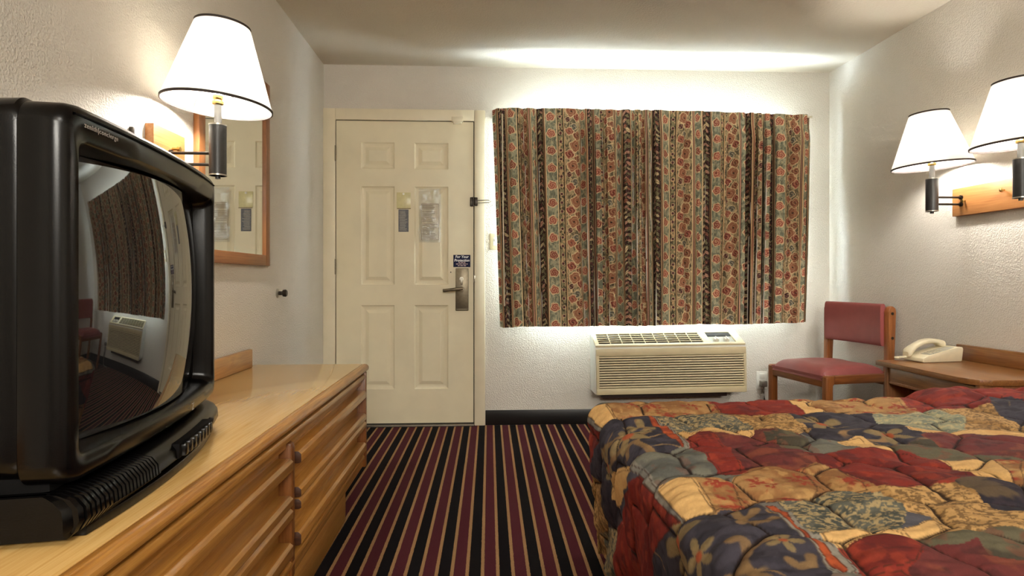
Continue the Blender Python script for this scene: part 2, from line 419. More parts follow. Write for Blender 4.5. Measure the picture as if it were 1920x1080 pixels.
# door casing
cs = MB()
cs.box(LX, -.977, BY-.016, BY+.004, 0, 2.094, .004)
cs.box(-.066, .006, BY-.016, BY+.004, 0, 2.094, .006)
cs.box(-.977, -.066, BY-.016, BY+.004, 2.020, 2.094, .004)
cs.box(-.99, -.979, BY, BY+.1, 0, 2.02); cs.box(-.065, -.055, BY, BY+.1, 0, 2.02); cs.box(-.99, -.055, BY, BY+.1, 2.02, 2.03)
struct('trim_1', cs, M['casing'])
struct('trim_2', MB().box(-.978, -.066, BY-.03, BY+.11, 0, .012, .004), M['thresh'])

# door slab with six moulded panels
DF = BY-.004                                        # face of the slab
slab_x0, slab_x1, slab_z0, slab_z1 = -.9725, -.0715, .020, 2.0155
PX = [(-.812, -.592), (-.462, -.238)]
PZ = [(1.70, 1.875), (.935, 1.585), (.245, .80)]
def slab_mesh():
    mb = MB()
    xs = [slab_x0, PX[0][0], PX[0][1], PX[1][0], PX[1][1], slab_x1]
    zs = [slab_z0, PZ[2][0], PZ[2][1], PZ[1][0], PZ[1][1], PZ[0][0], PZ[0][1], slab_z1]
    for i in range(5):
        for j in range(7):
            x0, x1, z0, z1 = xs[i], xs[i+1], zs[j], zs[j+1]
            if i in (1, 3) and j in (1, 3, 5):
                rings = [(0, 0), (.008, .0075), (.020, .010), (.030, .010), (.052, .002)]
                prev = None
                for ins, dep in rings:
                    q = [(x0+ins, DF+dep, z0+ins), (x1-ins, DF+dep, z0+ins), (x1-ins, DF+dep, z1-ins), (x0+ins, DF+dep, z1-ins)]
                    if prev:
                        mb._add(prev+q, [(k, (k+1) % 4, 4+(k+1) % 4, 4+k) for k in range(4)])
                    prev = q
                mb._add(prev, [(0, 1, 2, 3)])
            else:
                mb._add([(x0, DF, z0), (x1, DF, z0), (x1, DF, z1), (x0, DF, z1)], [(0, 1, 2, 3)])
    # edges and back
    x0, x1, z0, z1, yb = slab_x0, slab_x1, slab_z0, slab_z1, DF+.045
    mb._add([(x0, DF, z0), (x1, DF, z0), (x1, DF, z1), (x0, DF, z1), (x0, yb, z0), (x1, yb, z0), (x1, yb, z1), (x0, yb, z1)],
            [(0, 4, 5, 1), (1, 5, 6, 2), (2, 6, 7, 3), (3, 7, 4, 0), (7, 6, 5, 4)])
    bmesh.ops.remove_doubles(mb.bm, verts=mb.bm.verts, dist=1e-5)
    return mb
door = struct('door_1', slab_mesh(), M['door'], angle=7)
# stop strip that closes the gap to the outside
MB().box(-.979, -.06, DF+.05, DF+.09, .012, 2.02).build('door_stop', M['gapdark'], door)
for q_ in ((-.978, slab_x0, .014, 2.019), (slab_x1, -.065, .014, 2.019), (slab_x0, slab_x1, slab_z1, 2.0195), (slab_x0, slab_x1, .012, slab_z0)):
    MB().box(q_[0], q_[1], DF+.003, DF+.04, q_[2], q_[3]).build('gap_shade_strip', M['gapdark'], door)  # dark strips put in to draw the shaded gap round the door
for z in (.275, 1.055, 1.80):
    MB().cyl((-.976, DF-.006, z-.05), (-.976, DF-.006, z+.05), .0065, n=12).box(-.979, -.972, DF-.012, DF-.002, z-.052, z-.049).box(-.979, -.972, DF-.012, DF-.002, z-.003, z+.003).build('hinge', M['brass_dk'], door)
lp = MB().box(-.190, -.104, DF-.012, DF, .763, 1.045, .004).box(-.184, -.110, DF-.0135, DF-.011, .77, .775).build('lock_plate', M['brass_dk'], door)
MB().cyl((-.147, DF-.012, .908), (-.147, DF-.05, .908), .014, n=20).tube([(-.142, DF-.05, .911), (-.17, DF-.056, .909), (-.21, DF-.056, .903), (-.255, DF-.052, .898), (-.268, DF-.048, .897)], .0105, n=14).build('lever_handle', M['brass_dk'], lp)
MB().box(-.157, -.143, DF-.026, DF-.010, .935, .98, .005).cyl((-.15, DF-.012, .974), (-.15, DF-.02, .974), .013, n=20).build('thumb_turn', M['steel'], lp)
MB().box(-.068, -.060, DF-.020, DF-.010, .95, 1.00, .002).build('strike_lip', M['steel'], door)
sg = MB().box(-.094, -.074, DF-.014, DF, 1.455, 1.515, .003).box(-.066, -.044, DF-.028, BY-.015, 1.457, 1.513, .003).cyl((-.071, DF-.018, 1.455), (-.071, DF-.018, 1.515), .007, n=12).build('swing_guard', M['dkmetal'], door)
MB().tube([(-.046, DF-.03, 1.493), (.03, DF-.034, 1.493), (.045, DF-.034, 1.485), (.03, DF-.034, 1.477), (-.046, DF-.03, 1.477)], .0035, n=10).build('guard_bar', M['steel'], sg)
MB().box(-.215, -.140, DF-.022, DF, 2.012, 2.045, .003).box(-.205, -.150, DF-.03, DF-.005, 2.0, 2.012, .003).build('latch_bracket', M['casing'], door)
MB().cyl((-.222, DF, 1.018), (-.222, DF-.002, 1.018), .004, n=10).build('screw_hole', M['gapdark'], door)

# ------------------------------------------------------------------ papers on the door
def facing(x, z, y):
    return Matrix.Translation((x, y, z)) @ Matrix.Rotation(PI/2, 4, 'X')
t = thing('warning_sticker', (-.1485, DF-.001, 1.052), 'navy blue sticker reading For Your Protection above the door lock plate', 'sticker')
MB().box(-.205, -.092, DF-.002, DF-.0002, 1.052, 1.133).build('backing', M['navy'], t)
text_mesh('lettering', 'For Your\nProtection', .0235, M['signwhite'], t, facing(-.1485, 1.113, DF-.0024), shear=.15, bold=.0006)
sm = MB()
for z, ws in ((1.0835, (.012, .016, .010)), (1.0725, (.015, .02, .022, .008)), (1.0615, (.012, .018, .016))):
    tot = sum(ws)+.004*(len(ws)-1); x = -.1485-tot/2
    for w_ in ws:
        sm.box(x, x+w_, DF-.0026, DF-.0019, z-.0025, z+.0025); x += w_+.004
sm.build('small_print', M['signpink'], t)
t = thing('door_card', (-.5325, DF-.001, 1.29), 'small grey printed card under a yellowed tab between the upper door panels', 'card')
MB().box(-.566, -.500, DF-.0022, DF-.0004, 1.285, 1.432, .0005).build('card', M['greycard'], t)
MB().box(-.578, -.486, DF-.0032, DF-.0022, 1.440, 1.545, .0004).build('yellow_tab', M['clearhang'], t)
MB().box(-.575, -.485, DF-.0038, DF-.0030, 1.436, 1.440).build('tab_slit', M['ink'], t)
ln = MB()
for k in range(15):
    z = 1.42-k*.0088; a = -.56+random.uniform(0, .004); ln.box(a, a+random.uniform(.035, .052), DF-.0027, DF-.0021, z-.0014, z+.0014)
ln.build('print', M['phonepad'], t)
MB().cyl((-.533, DF-.003, 1.535), (-.533, DF-.007, 1.535), .007, n=16).build('pin', M['white'], t)
t = thing('notice_sleeve', (-.355, DF, 1.21), 'crumpled clear plastic sleeve with a printed notice on the right upper door panel', 'notice')
yy = DF-.0015
MB().box(-.420, -.298, yy-.0015, yy, 1.228, 1.475).build('paper', M['paper'], t)
ln = MB(); random.seed(3)
for a, b_, c_, d_ in ((-.416, -.302, 1.468, 1.470), (-.416, -.302, 1.232, 1.234), (-.416, -.4145, 1.232, 1.470), (-.3035, -.302, 1.232, 1.470)):
    ln.box(a, b_, yy-.0021, yy-.0014, c_, d_)
for k in range(22):
    z = 1.458-k*.0102
    if k in (3, 11): continue
    ln.box(-.410, -.410+random.uniform(.06, .1), yy-.0021, yy-.0014, z-.0015, z+.0015)
ln.build('print', M['ink'], t)
P = []
for i in range(31):
    row = []
    for j in range(61):
        x = -.432+.146*i/30; z = 1.215+.355*j/60
        row.append((x, yy-.005-.010*float(fbm(np.array(x*34), np.array(z*22), 5, 3)), z))
    P.append(row)
MB().grid(P).build('sleeve', M['plastic'], t)

# light switch and outlet
t = thing('light_switch', (.0715, BY, 1.17), 'tan light switch plate on the wall left of the curtain', 'light switch')
MB().box(.036, .107, BY-.006, BY, 1.168, 1.277, .003).build('plate', M['ivory'], t)
MB().box(.058, .086, BY-.009, BY-.004, 1.196, 1.25, .002).box(.066, .078, BY-.02, BY-.006, 1.222, 1.243, .003).build('toggle', M['white'], t)
t = thing('wall_outlet', (1.885, BY, .22), 'white wall outlet with a grey plug and hanging cord right of the air conditioner', 'outlet')
MB().box(1.850, 1.924, BY-.006, BY, .225, .345, .003).build('plate', M['white'], t)
MB().box(1.868, 1.906, BY-.011, BY-.004, .295, .33, .003).build('socket_face', M['white'], t)
pl = MB().box(1.866, 1.908, BY-.046, BY-.005, .245, .285, .006).build('plug', M['plug'], t)
MB().tube([(1.887, BY-.03, .245), (1.885, BY-.035, .215), (1.89, BY-.034, .16), (1.878, BY-.03, .08), (1.86, BY-.028, .012), (1.80, BY-.06, .008), (1.70, BY-.08, .008)], .006, n=10).build('cord', M['plug'], pl)
# door bumper on the left wall
t = thing('wall_mounted_bumper', (LX, 3.046, .90), 'small dark round door bumper knob on the left wall below the mirror', 'door bumper')
RXm = Matrix.Translation((LX, 3.046, .90)) @ Matrix.Rotation(PI/2, 4, 'Y')
MB().lathe([(0, 0), (.024, 0), (.024, .004), (.018, .008), (0, .008)], RXm, 28).build('base_plate', M['steel'], t)
MB().lathe([(.010, .006), (.010, .026), (.017, .03), (.019, .042), (.015, .048), (0, .049)], RXm, 28).build('rubber_knob', M['dkmetal'], t)
t = thing('wall_hook', (LX, 1.80, 1.405), 'tiny dark peg on the left wall just above the television', 'wall hook')
MB().box(LX, LX+.012, 1.795, 1.805, 1.395, 1.425, .002).build('peg', M['dkmetal'], t)

# ------------------------------------------------------------------ mirror
MY0, MY1, MZ0, MZ1 = 2.18, 2.885, 1.035, 1.905
t = thing('wall_mirror', (LX, (MY0+MY1)/2, MZ0), 'tall wood framed mirror on the left wall behind the lamp', 'mirror')
fx = LX+.022; fw = .05
for y in (MY0, MY1-fw):
    MB().box(LX, fx, y, y+fw, MZ0, MZ1, .003).build('frame_stile', M['oak_frame_z'], t)
for z in (MZ0, MZ1-fw):
    MB().box(LX, fx, MY0+fw, MY1-fw, z, z+fw, .003).build('frame_rail', M['oak_frame_y'], t)
MB().box(LX+.004, LX+.012, MY0+fw-.005, MY1-fw+.005, MZ0+fw-.005, MZ1-fw+.005).build('mirror_glass', M['mirror'], t)

# ------------------------------------------------------------------ wall lamps
def lamp_parts(t, wx, sgn, y, X, zt0, zt1, zs0, zs1, rb, rt, zarm, glow='bulb', tilt=0.0):
    """wx: front of the board, sgn: direction into the room"""
    for z in zarm:
        MB().tube([(wx-sgn*.002, y, z), (wx+sgn*.006, y, z), (wx+sgn*.0065, y, z)], .011, n=16).tube([(wx, y, z), (X-sgn*.02, y, z)], .0052, n=12).build('arm', M['dkmetal'], t)
    r = .0265
    tb = MB().lathe([(r-.002, zt0), (r, zt0+.002), (r, zt1-.002), (r-.002, zt1), (0, zt1)], Matrix.Translation((X, y, 0)), 36).cyl((X, y, zt0+.001), (X, y, zt0-.0), r-.003, n=24)
    tb = tb.build('tube', M['lampblack'], t)
    for z in (zt0, zt1-.004):
        MB().lathe([(r+.0012, z), (r+.0012, z+.004), (r-.001, z+.004), (r-.001, z)], Matrix.Translation((X, y, 0)), 36, close=True).build('rim', M['steel'], tb)
    MB().cyl((X, y, zt0), (X, y, zt0-.010), .008, n=16).build('switch_knob', M['lampblack'], tb)
    MB().cyl((X, y, zt1), (X, y, zs0+.005), .0115, n=20).build('stem', M['lampgrey'], t)
    so = MB().lathe([(.010, zs0), (.018, zs0+.004), (.019, zs0+.012), (.014, zs0+.018), (.017, zs0+.024), (.016, zs0+.032), (0, zs0+.032)], Matrix.Translation((X, y, 0)), 28).build('socket', M['gold'], t)
    zb = zs0+.032
    MB().lathe([(.0, zb), (.013, zb), (.014, zb+.02), (.026, zb+.05), (.030, zb+.07), (.026, zb+.092), (.014, zb+.104), (0, zb+.107)], Matrix.Translation((X, y, 0)), 28).build('bulb', M[glow], so)
    th = .0012
    sh = MB().lathe([(rb, zs0), (rt, zs1), (rt-th, zs1), (rb-th, zs0)], Matrix.Translation((X, y, 0)), 72, close=True).build('shade', M['shade'], t)
    def ring(rr, z):
        return [(rr+.0014, z-.0042), (rr+.0014, z+.0036), (rr-th-.0014, z+.0036), (rr-th-.0014, z-.0042)]
    for rr_, z in ((rb, zs0), (rt, zs1)):
        MB().lathe(ring(rr_, z), Matrix.Translation((X, y, 0)), 72, close=True).build('shade_trim', M['trim'], sh)
    sp = MB()
    for k in range(3):
        an = 2*PI*k/3+.4
        sp.tube([(X+.016*math.cos(an), y+.016*math.sin(an), zs0+.03), (X+(rb+.75*(rt-rb))*.0+(rb-.035)*math.cos(an), y+(rb-.035)*math.sin(an), zs0+.035+.02), (X+(rb-.012)*math.cos(an), y+(rb-.012)*math.sin(an), zs0+.012)], .0012, n=6)
    sp.build('spider', M['gold'], sh)
    pv = Vector((X, y, zs0))-t.location
    TM = Matrix.Translation(pv) @ Matrix.Rotation(tilt, 4, 'Y') @ Matrix.Translation(-pv)
    for o in [sh]+list(sh.children): o.data.transform(TM)
t = thing('wall_lamp', (LX, 1.97, 1.385), 'lit wall lamp with white cone shade on the left wall above the television', 'wall lamp')
MB().box(LX, LX+.028, 1.876, 2.068, 1.315, 1.458, .003).build('backboard', M['oak_board'], t)
lamp_parts(t, LX+.028, 1, 1.97, -.874, 1.310, 1.478, 1.541, 1.802, .167, .084, (1.384, 1.347), 'bulb', math.radians(3.5))
MB().cyl((LX+.028, 1.985, 1.40), (LX+.05, 1.985, 1.40), .005, n=12).cyl((LX+.045, 1.985, 1.40), (LX+.054, 1.985, 1.40), .008, n=12).build('board_screw', M['gold'], t)
t = thing('double_wall_lamp', (RX, 2.53, 1.35), 'pair of lit wall lamps sharing one long wooden board on the right wall', 'wall lamp')
MB().box(RX-.026, RX, 2.235, 2.826, 1.283, 1.420, .003).build('backboard', M['oak_board'], t)
for y in (2.768, 2.292):
    lamp_parts(t, RX-.026, -1, y, 2.186, 1.302, 1.464, 1.524, 1.780, .169, .082, (1.372, 1.338), 'bulb_dim', math.radians(-3.5))
for y, z in ((2.745, 1.352), (2.53, 1.372), (2.315, 1.352)):
    MB().cyl((RX-.026, y, z), (RX-.036, y, z), .004, n=12).lathe([(.004, 0), (.010, .004), (.008, .010), (0, .012)], Matrix.Translation((RX-.034, y, z)) @ Matrix.Rotation(-PI/2, 4, 'Y'), 18).build('board_screw', M['gold'], t)

# ------------------------------------------------------------------ dresser
DY0, DY1, DT = .60, 2.738, .58
FX = -.536
t = thing('dresser', (-.795, 1.67, 0), 'long golden oak dresser with barred drawers along the left wall under the television', 'dresser')
EX = FX-.012
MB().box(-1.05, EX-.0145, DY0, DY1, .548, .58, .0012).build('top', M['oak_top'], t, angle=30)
pts = [(EX-.0125, .550), (EX, .548)]
for k in range(9):
    a = -PI/2+PI*k/8; pts.append((EX+.016*math.cos(a), .564+.016*math.sin(a)))
pts += [(EX, .5805), (EX-.0125, .5795)]
MB().prism(pts, DY0, DY1, 'y', bevel=.0006).build('top_edging', M['oak_y'], t, angle=30)
MB().box(-1.052, -1.030, DY0, 2.665, .58, .660, .004).build('backsplash', M['oak_y'], t)
MB().box(-1.05, -.598, DY0+.02, DY1-.02, .118, .548).build('carcass', M['oak_y'], t)
for y in (DY0+.008, DY1-.036):
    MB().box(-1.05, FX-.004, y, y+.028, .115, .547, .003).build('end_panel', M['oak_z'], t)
MB().box(-.60, FX-.024, DY0+.036, DY1-.036, .490, .548, .003).box(-.60, FX-.006, DY0+.036, DY1-.036, .516, .540, .006).build('top_rail', M['oak_y'], t)
MB().box(-.585, FX-.016, DY0+.036, DY1-.036, .118, .150, .003).box(-.585, FX-.008, DY0+.036, DY1-.036, .150, .172, .006).build('bottom_rail', M['oak_y'], t)
MB().box(-1.03, -.556, DY0+.04, 2.385, 0, .118, .003).build('plinth', M['oak_y'], t)
sec = [(1.724, DY1-.038), (DY0+.038, 1.682)]
st = MB(); zz = [(.122), (.500)]
pp = [(-.60, .122), (FX-.008, .122), (FX-.008, .492), (FX-.012, .503), (FX-.022, .508), (-.60, .508)]
st.prism(pp, 1.688, 1.716, 'y', bevel=.003).build('centre_stile', M['oak_z'], t)
for (y0, y1) in sec:
    for (z0, z1, bars) in ((.332, .490, ((.432, .468), (.333, .364))), (.176, .330, ((.298, .329), (.192, .232)))):
        d = MB().box(-.60, FX-.042, y0, y1, z0, z1, .002).build('drawer', M['oak_y'], t)
        for (a, b_) in bars:
            q = [(FX-.045, a), (FX-.006, a), (FX+.002, a+.004), (FX+.002, b_-.008), (FX-.007, b_), (FX-.045, b_)]
            pb = MB().prism(q, y0+.018, y1-.010, 'y', bevel=.0014).build('pull_bar', M['oak_y'], d)
            pb.data.materials.append(M['oak_end'])
            for f in pb.data.polygons:
                if abs(f.normal.y) > .9: f.material_index = 1

# ------------------------------------------------------------------ television
TVT = math.radians(98.8)
t = thing('television', (-.659, 1.236, .5812), 'big black tube television with a bulging dark screen on the dresser', 'television', rz=TVT)
def bow(x, a=.02, w=.34): return a*(1-min(1, (x/w)**2))
def rrect(hw, hh, r, cz, y, b_, n=10):
    out = []
    segs = ((hw-r, hh-r, 0), (-(hw-r), hh-r, PI/2), (-(hw-r), -(hh-r), PI), (hw-r, -(hh-r), 1.5*PI))
    raw = []
    for cx, cz_, a0 in segs:
        for k in range(n+1):
            a = a0+PI/2*k/n
            raw.append((cx+r*math.cos(a), cz_+r*math.sin(a)))
    # resample the straights so that the bow can curve them
    res = []
    for i in range(len(raw)):
        p = raw[i]; q = raw[(i+1) % len(raw)]
        m_ = 12 if math.hypot(q[0]-p[0], q[1]-p[1]) > .08 else 1
        for k in range(m_):
            res.append((p[0]+(q[0]-p[0])*k/m_, p[1]+(q[1]-p[1])*k/m_))
    return [(x, y-bow(x, b_), cz+z) for x, z in res]
rings = [(.336, .281, .035, .370, .062, 0), (.340, .285, .035, .370, .058, 0), (.340, .285, .035, .370, .018, .012), (.337, .282, .033, .370, .006, .020), (.328, .273, .028, .370, 0, .022),
         (.314, .243, .022, .361, 0, .022), (.308, .237, .02, .361, .006, .02), (.303, .232, .02, .361, .02, .008), (.296, .226, .02, .361, .062, 0)]
P = [rrect(*r_) for r_ in rings]
P = [r_+[r_[0]] for r_ in P]
bz = MB().grid(P).build('bezel', M['tvblack'], t, world=False, angle=50)
P = []
for i in range(33):
    row = []
    for j in range(25):
        x = -.299+.598*i/32; z = -.229+.458*j/24
        sag = .072-.60*x*x-.34*z*z
        row.append((x, .052-max(0, sag), .361+z))
    P.append(row)
MB().grid(P).build('screen', M['tvglass'], t, world=False, angle=0)
def loft(secs):
    mb = MB(); P = [r_+[r_[0]] for r_ in secs]; mb.grid(P)
    n = len(secs[0]); mb._add(secs[-1], [tuple(range(n))]); mb._add(secs[0], [tuple(range(n))]); return mb
loft([rrect(.322, .270, .035, .370, .040, 0), rrect(.332, .278, .035, .374, .061, 0), rrect(.335, .284, .035, .377, .068, 0), rrect(.330, .280, .04, .377, .16, 0), rrect(.285, .245, .05, .36, .23, 0), rrect(.20, .17, .05, .33, .300, 0)]).build('rear_cabinet', M['tvblack'], t, world=False, angle=50)
# seam strip along the top of the bezel
sm = MB()
P = []
for i in range(25):
    x = -.322+.644*i/24
    P.append([(x, .004-bow(x, .0225), .6355), (x, -.0015-bow(x, .0225), .6365), (x, -.0015-bow(x, .0225), .6385), (x, .004-bow(x, .0225), .6395)])
sm.grid(P).build('seam', M['tvdark'], bz, world=False)
# lower band with speaker ribs and buttons
def band(x0, x1, grow, n=24, z0=.012, z1=.076):
    P = []
    for i in range(n+1):
        x = x0+(x1-x0)*i/n
        o = bow(x, .034)+grow
        e = max(0, abs(x)-.315)/.025; e = 1-math.sqrt(max(0, 1-min(1, e)**2)); o -= .025*e
        pr = [(.27, z0), (.0, z0), (-.004-o*.6, z0+.006), (-.010-o, z0+.022), (-.008-o, z0+.040), (.002-o, z1-.010), (.018-o*.6, z1-.002), (.03, z1), (.27, z1)]
        P.append([(x, y, z) for y, z in pr])
    mb = MB().grid(P)
    k = len(P[0])
    mb._add(P[0], [tuple(range(k))]); mb._add(P[-1], [tuple(range(k))])
    return mb
lb = band(-.338, .338, 0, 48).build('lower_band', M['tvblack'], t, world=False, angle=45)
sp = MB()
for k in range(21):
    x = -.330+k*.0098
    b2 = band(x, x+.0058, .0045, 2)
    for v in b2.bm.verts: pass
    me = bpy.data.meshes.new('tmp'); b2.bm.to_mesh(me); b2.bm.free()
    sp.bm.from_mesh(me); bpy.data.meshes.remove(me)
sp.build('speaker_grille', M['tvblack'], lb, world=False, angle=45)
yb = lambda x: -.010-bow(x, .034)
MB().box(-.05, .152, yb(.05)-.004, yb(.05)+.02, .034, .064, .002).build('button_panel', M['tvdark'], lb, world=False)
for k in range(8):
    x = -.040+k*.0235
    MB().box(x, x+.017, yb(x)-.012, yb(x)+.01, .036, .060, .003).build('button', M['tvblack'], lb, world=False)
MB().box(.186, .202, yb(.19)-.004, yb(.19)+.01, .040, .056, .002).build('power_button', M['tvblack'], lb, world=False)
sw = []
pl = MB()
for i in range(25):
    x = -.300+.6*i/24
    sw.append((x, -.004-bow(x, .034, .31)))
pl.prism(sw+[(.30, .10), (-.30, .10)], 0.0, .018, 'z', bevel=.002)
pl.build('base_plate', M['tvblack'], t, world=False)
MB().box(-.318, .318, .03, .26, .02, .10, .01).build('rear_foot', M['tvdark'], t, world=False)
def tvface(x, z, y):
    return Matrix.Translation((x, y, z)) @ Matrix.Rotation(PI/2, 4, 'X')
def tv_text(name, body, x, z, size, rz, y):
    cu_m = Matrix.Translation((x, y, z)) @ Matrix.Rotation(rz, 4, 'Z') @ Matrix.Rotation(PI/2, 4, 'X')
    root = t
    return text_mesh(name, body, size, M['tvtxt'], bz, root_matrix(t) @ cu_m, spacing=1.15)
tv_text('lettering', 'zenith|concierge', -.262, .6210, .0112, -.085, -.0006-.0085-.0012)
tv_text('emblem', 'Z', .10, .098, .022, .03, -.0235)

TVS = Matrix.Diagonal((1.07, 1.04, .996, 1))
for o in list(t.children_recursive): o.data.transform(TVS)

# ------------------------------------------------------------------ nightstand and telephone
NT = .576
t = thing('nightstand', (2.15, 2.50, 0), 'brown wooden nightstand with raised back edge under the twin wall lamps', 'nightstand')
poly = [(1.912, 2.785), (1.912, 2.285), (1.922, 2.245), (1.945, 2.215), (1.985, 2.200), (2.355, 2.200), (2.355, 2.785)]
MB().prism(poly, NT-.024, NT, 'z', bevel=.003).build('top', M['walnut_y'], t)
MB().box(2.334, 2.358, 2.195, 2.80, NT, NT+.075, .004).build('backsplash', M['walnut_y'], t)
for y in (2.745, 2.215):
    MB().box(1.945, 2.345, y, y+.022, 0, NT-.024, .002).build('end_panel', M['walnut_z'], t)
MB().box(2.32, 2.345, 2.237, 2.745, .05, NT-.024).build('back_panel', M['walnut_y'], t)
MB().box(1.965, 2.32, 2.237, 2.745, .10, .12, .002).build('shelf', M['walnut_y'], t)
dr = MB().box(1.950, 2.31, 2.239, 2.743, .468, .545, .003).build('drawer', M['walnut_y'], t)
MB().box(1.946, 1.956, 2.25, 2.732, .468, .482, .003).build('pull_lip', M['walnut_z'], dr)

PHA = math.radians(9)
t = thing('telephone', (2.066, 2.672, NT+.001), 'cream desk telephone with corded handset on the nightstand', 'telephone', rz=PHA)
pw, pd = .225, .108
pr = [(0, .004), (.006, 0), (pw-.004, 0), (pw, .004), (pw+.008, .058), (pw+.004, .068), (pw-.02, .070), (.03, .031), (.004, .020)]
MB().prism(pr, 0, pd, 'y', bevel=.003).build('base', M['phone'], t, world=False)
ang = math.atan2(.039, .175)
KM = Matrix.Translation((.045, .006, .0345)) @ Matrix.Rotation(-ang, 4, 'Y')
kp = MB().box(0, .145, 0, .050, -.0015, .0015, .001, M=KM).build('keypad', M['phonepad'], t, world=False)
for i in range(4):
    for j in range(3):
        MB().box(.012+i*.019, .026+i*.019, .006+j*.014, .016+j*.014, .001, .0045, .001, M=KM).build('key', M['phonekey'], kp, world=False)
hs = MB(); P = []
n = 26
for i in range(n+1):
    u = i/n; x = -.012+.215*u
    zc = .036+.040*u+.030*math.sin(PI*u)
    endk = max(0, 1-min(u, 1-u)/.20)
    hw = .021+.006*endk; hh = .012+.010*endk**.8
    if u in (0, 1): hw *= .6; hh *= .6
    zc -= .010*endk
    P.append([(x, .083+hw*math.copysign(abs(math.cos(a))**.6, math.cos(a)), zc+hh*math.copysign(abs(math.sin(a))**.7, math.sin(a))+.004) for a in [2*PI*k/20 for k in range(21)]])
hs.grid(P); hs._add(P[0], [tuple(range(20))]); hs._add(P[-1], [tuple(range(20))])
hs.build('handset', M['phone'], t, world=False, angle=60)
cd = []
for k in range(160):
    u = k/159; cd.append((-.012-.045*math.sin(PI*u*.9)-.004+.004*math.cos(k*1.1), .075+.05*u*.6+.004*math.sin(k*1.1), .010+.010*(1-u)+.003*math.sin(k*1.1)))
MB().tube(cd, .0018, n=6).build('handset_cord', M['phone'], t, world=False)

# ------------------------------------------------------------------ chair
CT = math.radians(-80.5)
t = thing('side_chair', (2.080, 3.452, 0), 'wooden side chair with burgundy vinyl seat and back in the right corner', 'chair', rz=CT)
P = []
NX, NY = 28, 24
for i in range(NX+1):
    row = []
    for j in range(NY+1):
        u = -1+2*i/NX; v = -1+2*j/NY
        eu = 1-abs(u)**6; ev = 1-abs(v)**6
        z = .428+.050*(max(0, eu)*max(0, ev))**.35
        if v < -.6: z -= .026*((-v-.6)/.4)**2
        z += .002*math.sin(7*u+5*v)*max(0, eu*ev)
        row.append((.205*u, -.02+.212*v, z))
    P.append(row)
mb = MB().grid(P)
mb._add([(-.205, -.232, .415), (.205, -.232, .415), (.205, .192, .415), (-.205, .192, .415)], [(0, 1, 2, 3)])
mb._add([(-.205, -.232, .415), (.205, -.232, .415), (.205, -.232, .43), (-.205, -.232, .43)], [(0, 1, 2, 3)])
mb._add([(-.205, .192, .415), (.205, .192, .415), (.205, .192, .43), (-.205, .192, .43)], [(0, 1, 2, 3)])
for s in (-.205, .205): mb._add([(s, -.232, .415), (s, .192, .415), (s, .192, .43), (s, -.232, .43)], [(0, 1, 2, 3)])
mb.build('seat', M['vinylred'], t, world=False)
P = []
for i in range(NX+1):
    u = -1+2*i/NX; x = .206*u; yc = .174+.016*(1-u*u)
    sec = []
    for k in range(33):
        a = 2*PI*k/32
        sec.append((x, yc+.019*math.copysign(abs(math.cos(a))**.7, math.cos(a)), .708+.122*math.copysign(abs(math.sin(a))**.28, math.sin(a))))
    P.append(sec)
mb = MB().grid(P); mb._add(P[0][:-1], [tuple(range(32))]); mb._add(P[-1][:-1], [tuple(range(32))])
mb.build('backrest', M['vinylred'], t, world=False, angle=60)
for s in (-1, 1):
    x0 = .205*s; x1 = .239*s; a, b_ = min(x0, x1), max(x0, x1)
    q = [(-.232, 0), (-.188, 0), (-.188, .378), (-.176, .388), (-.176, .432), (-.222, .432), (-.232, .424)]
    MB().prism(q, a, b_, 'x', bevel=.004).build('front_leg', M['chairwood_z'], t, world=False)
    MB().box(a, b_, -.176, .175, .385, .432, .004).build('side_rail', M['chairwood_x'], t, world=False)
    q = [(.175, 0), (.215, 0), (.215, .42), (.224, .60), (.231, .785), (.226, .806), (.208, .818), (.188, .810), (.179, .785), (.178, .60), (.175, .42)]
    rl = MB().prism(q, a, b_, 'x', bevel=.005).build('rear_leg', M['chairwood_z'], t, world=False)
    for z in (.775, .635):
        MB().cyl((x1 if s > 0 else x0*1.155, .203, z), ((x1 if s > 0 else x0*1.155)+.002*s, .203, z), .0085, n=18).build('bolt', M['dkmetal'], rl, world=False)
MB().box(-.207, .207, -.226, -.204, .365, .418, .004).build('front_rail', M['chairwood_f'], t, world=False)
MB().box(-.207, .207, .176, .198, .365, .418, .004).build('back_rail', M['chairwood_f'], t, world=False)
q = [(-.13, .36), (.17, .36), (.17, .41), (-.13, .41), (-.15, .40), (-.155, .38), (-.148, .365)]
MB().prism(q, -.03, .03, 'x', bevel=.004).build('seat_brace', M['chairwood_z'], t, world=False)

for o in list(t.children_recursive): o.data.transform(Matrix.Diagonal((1.06, 1, 1, 1)))

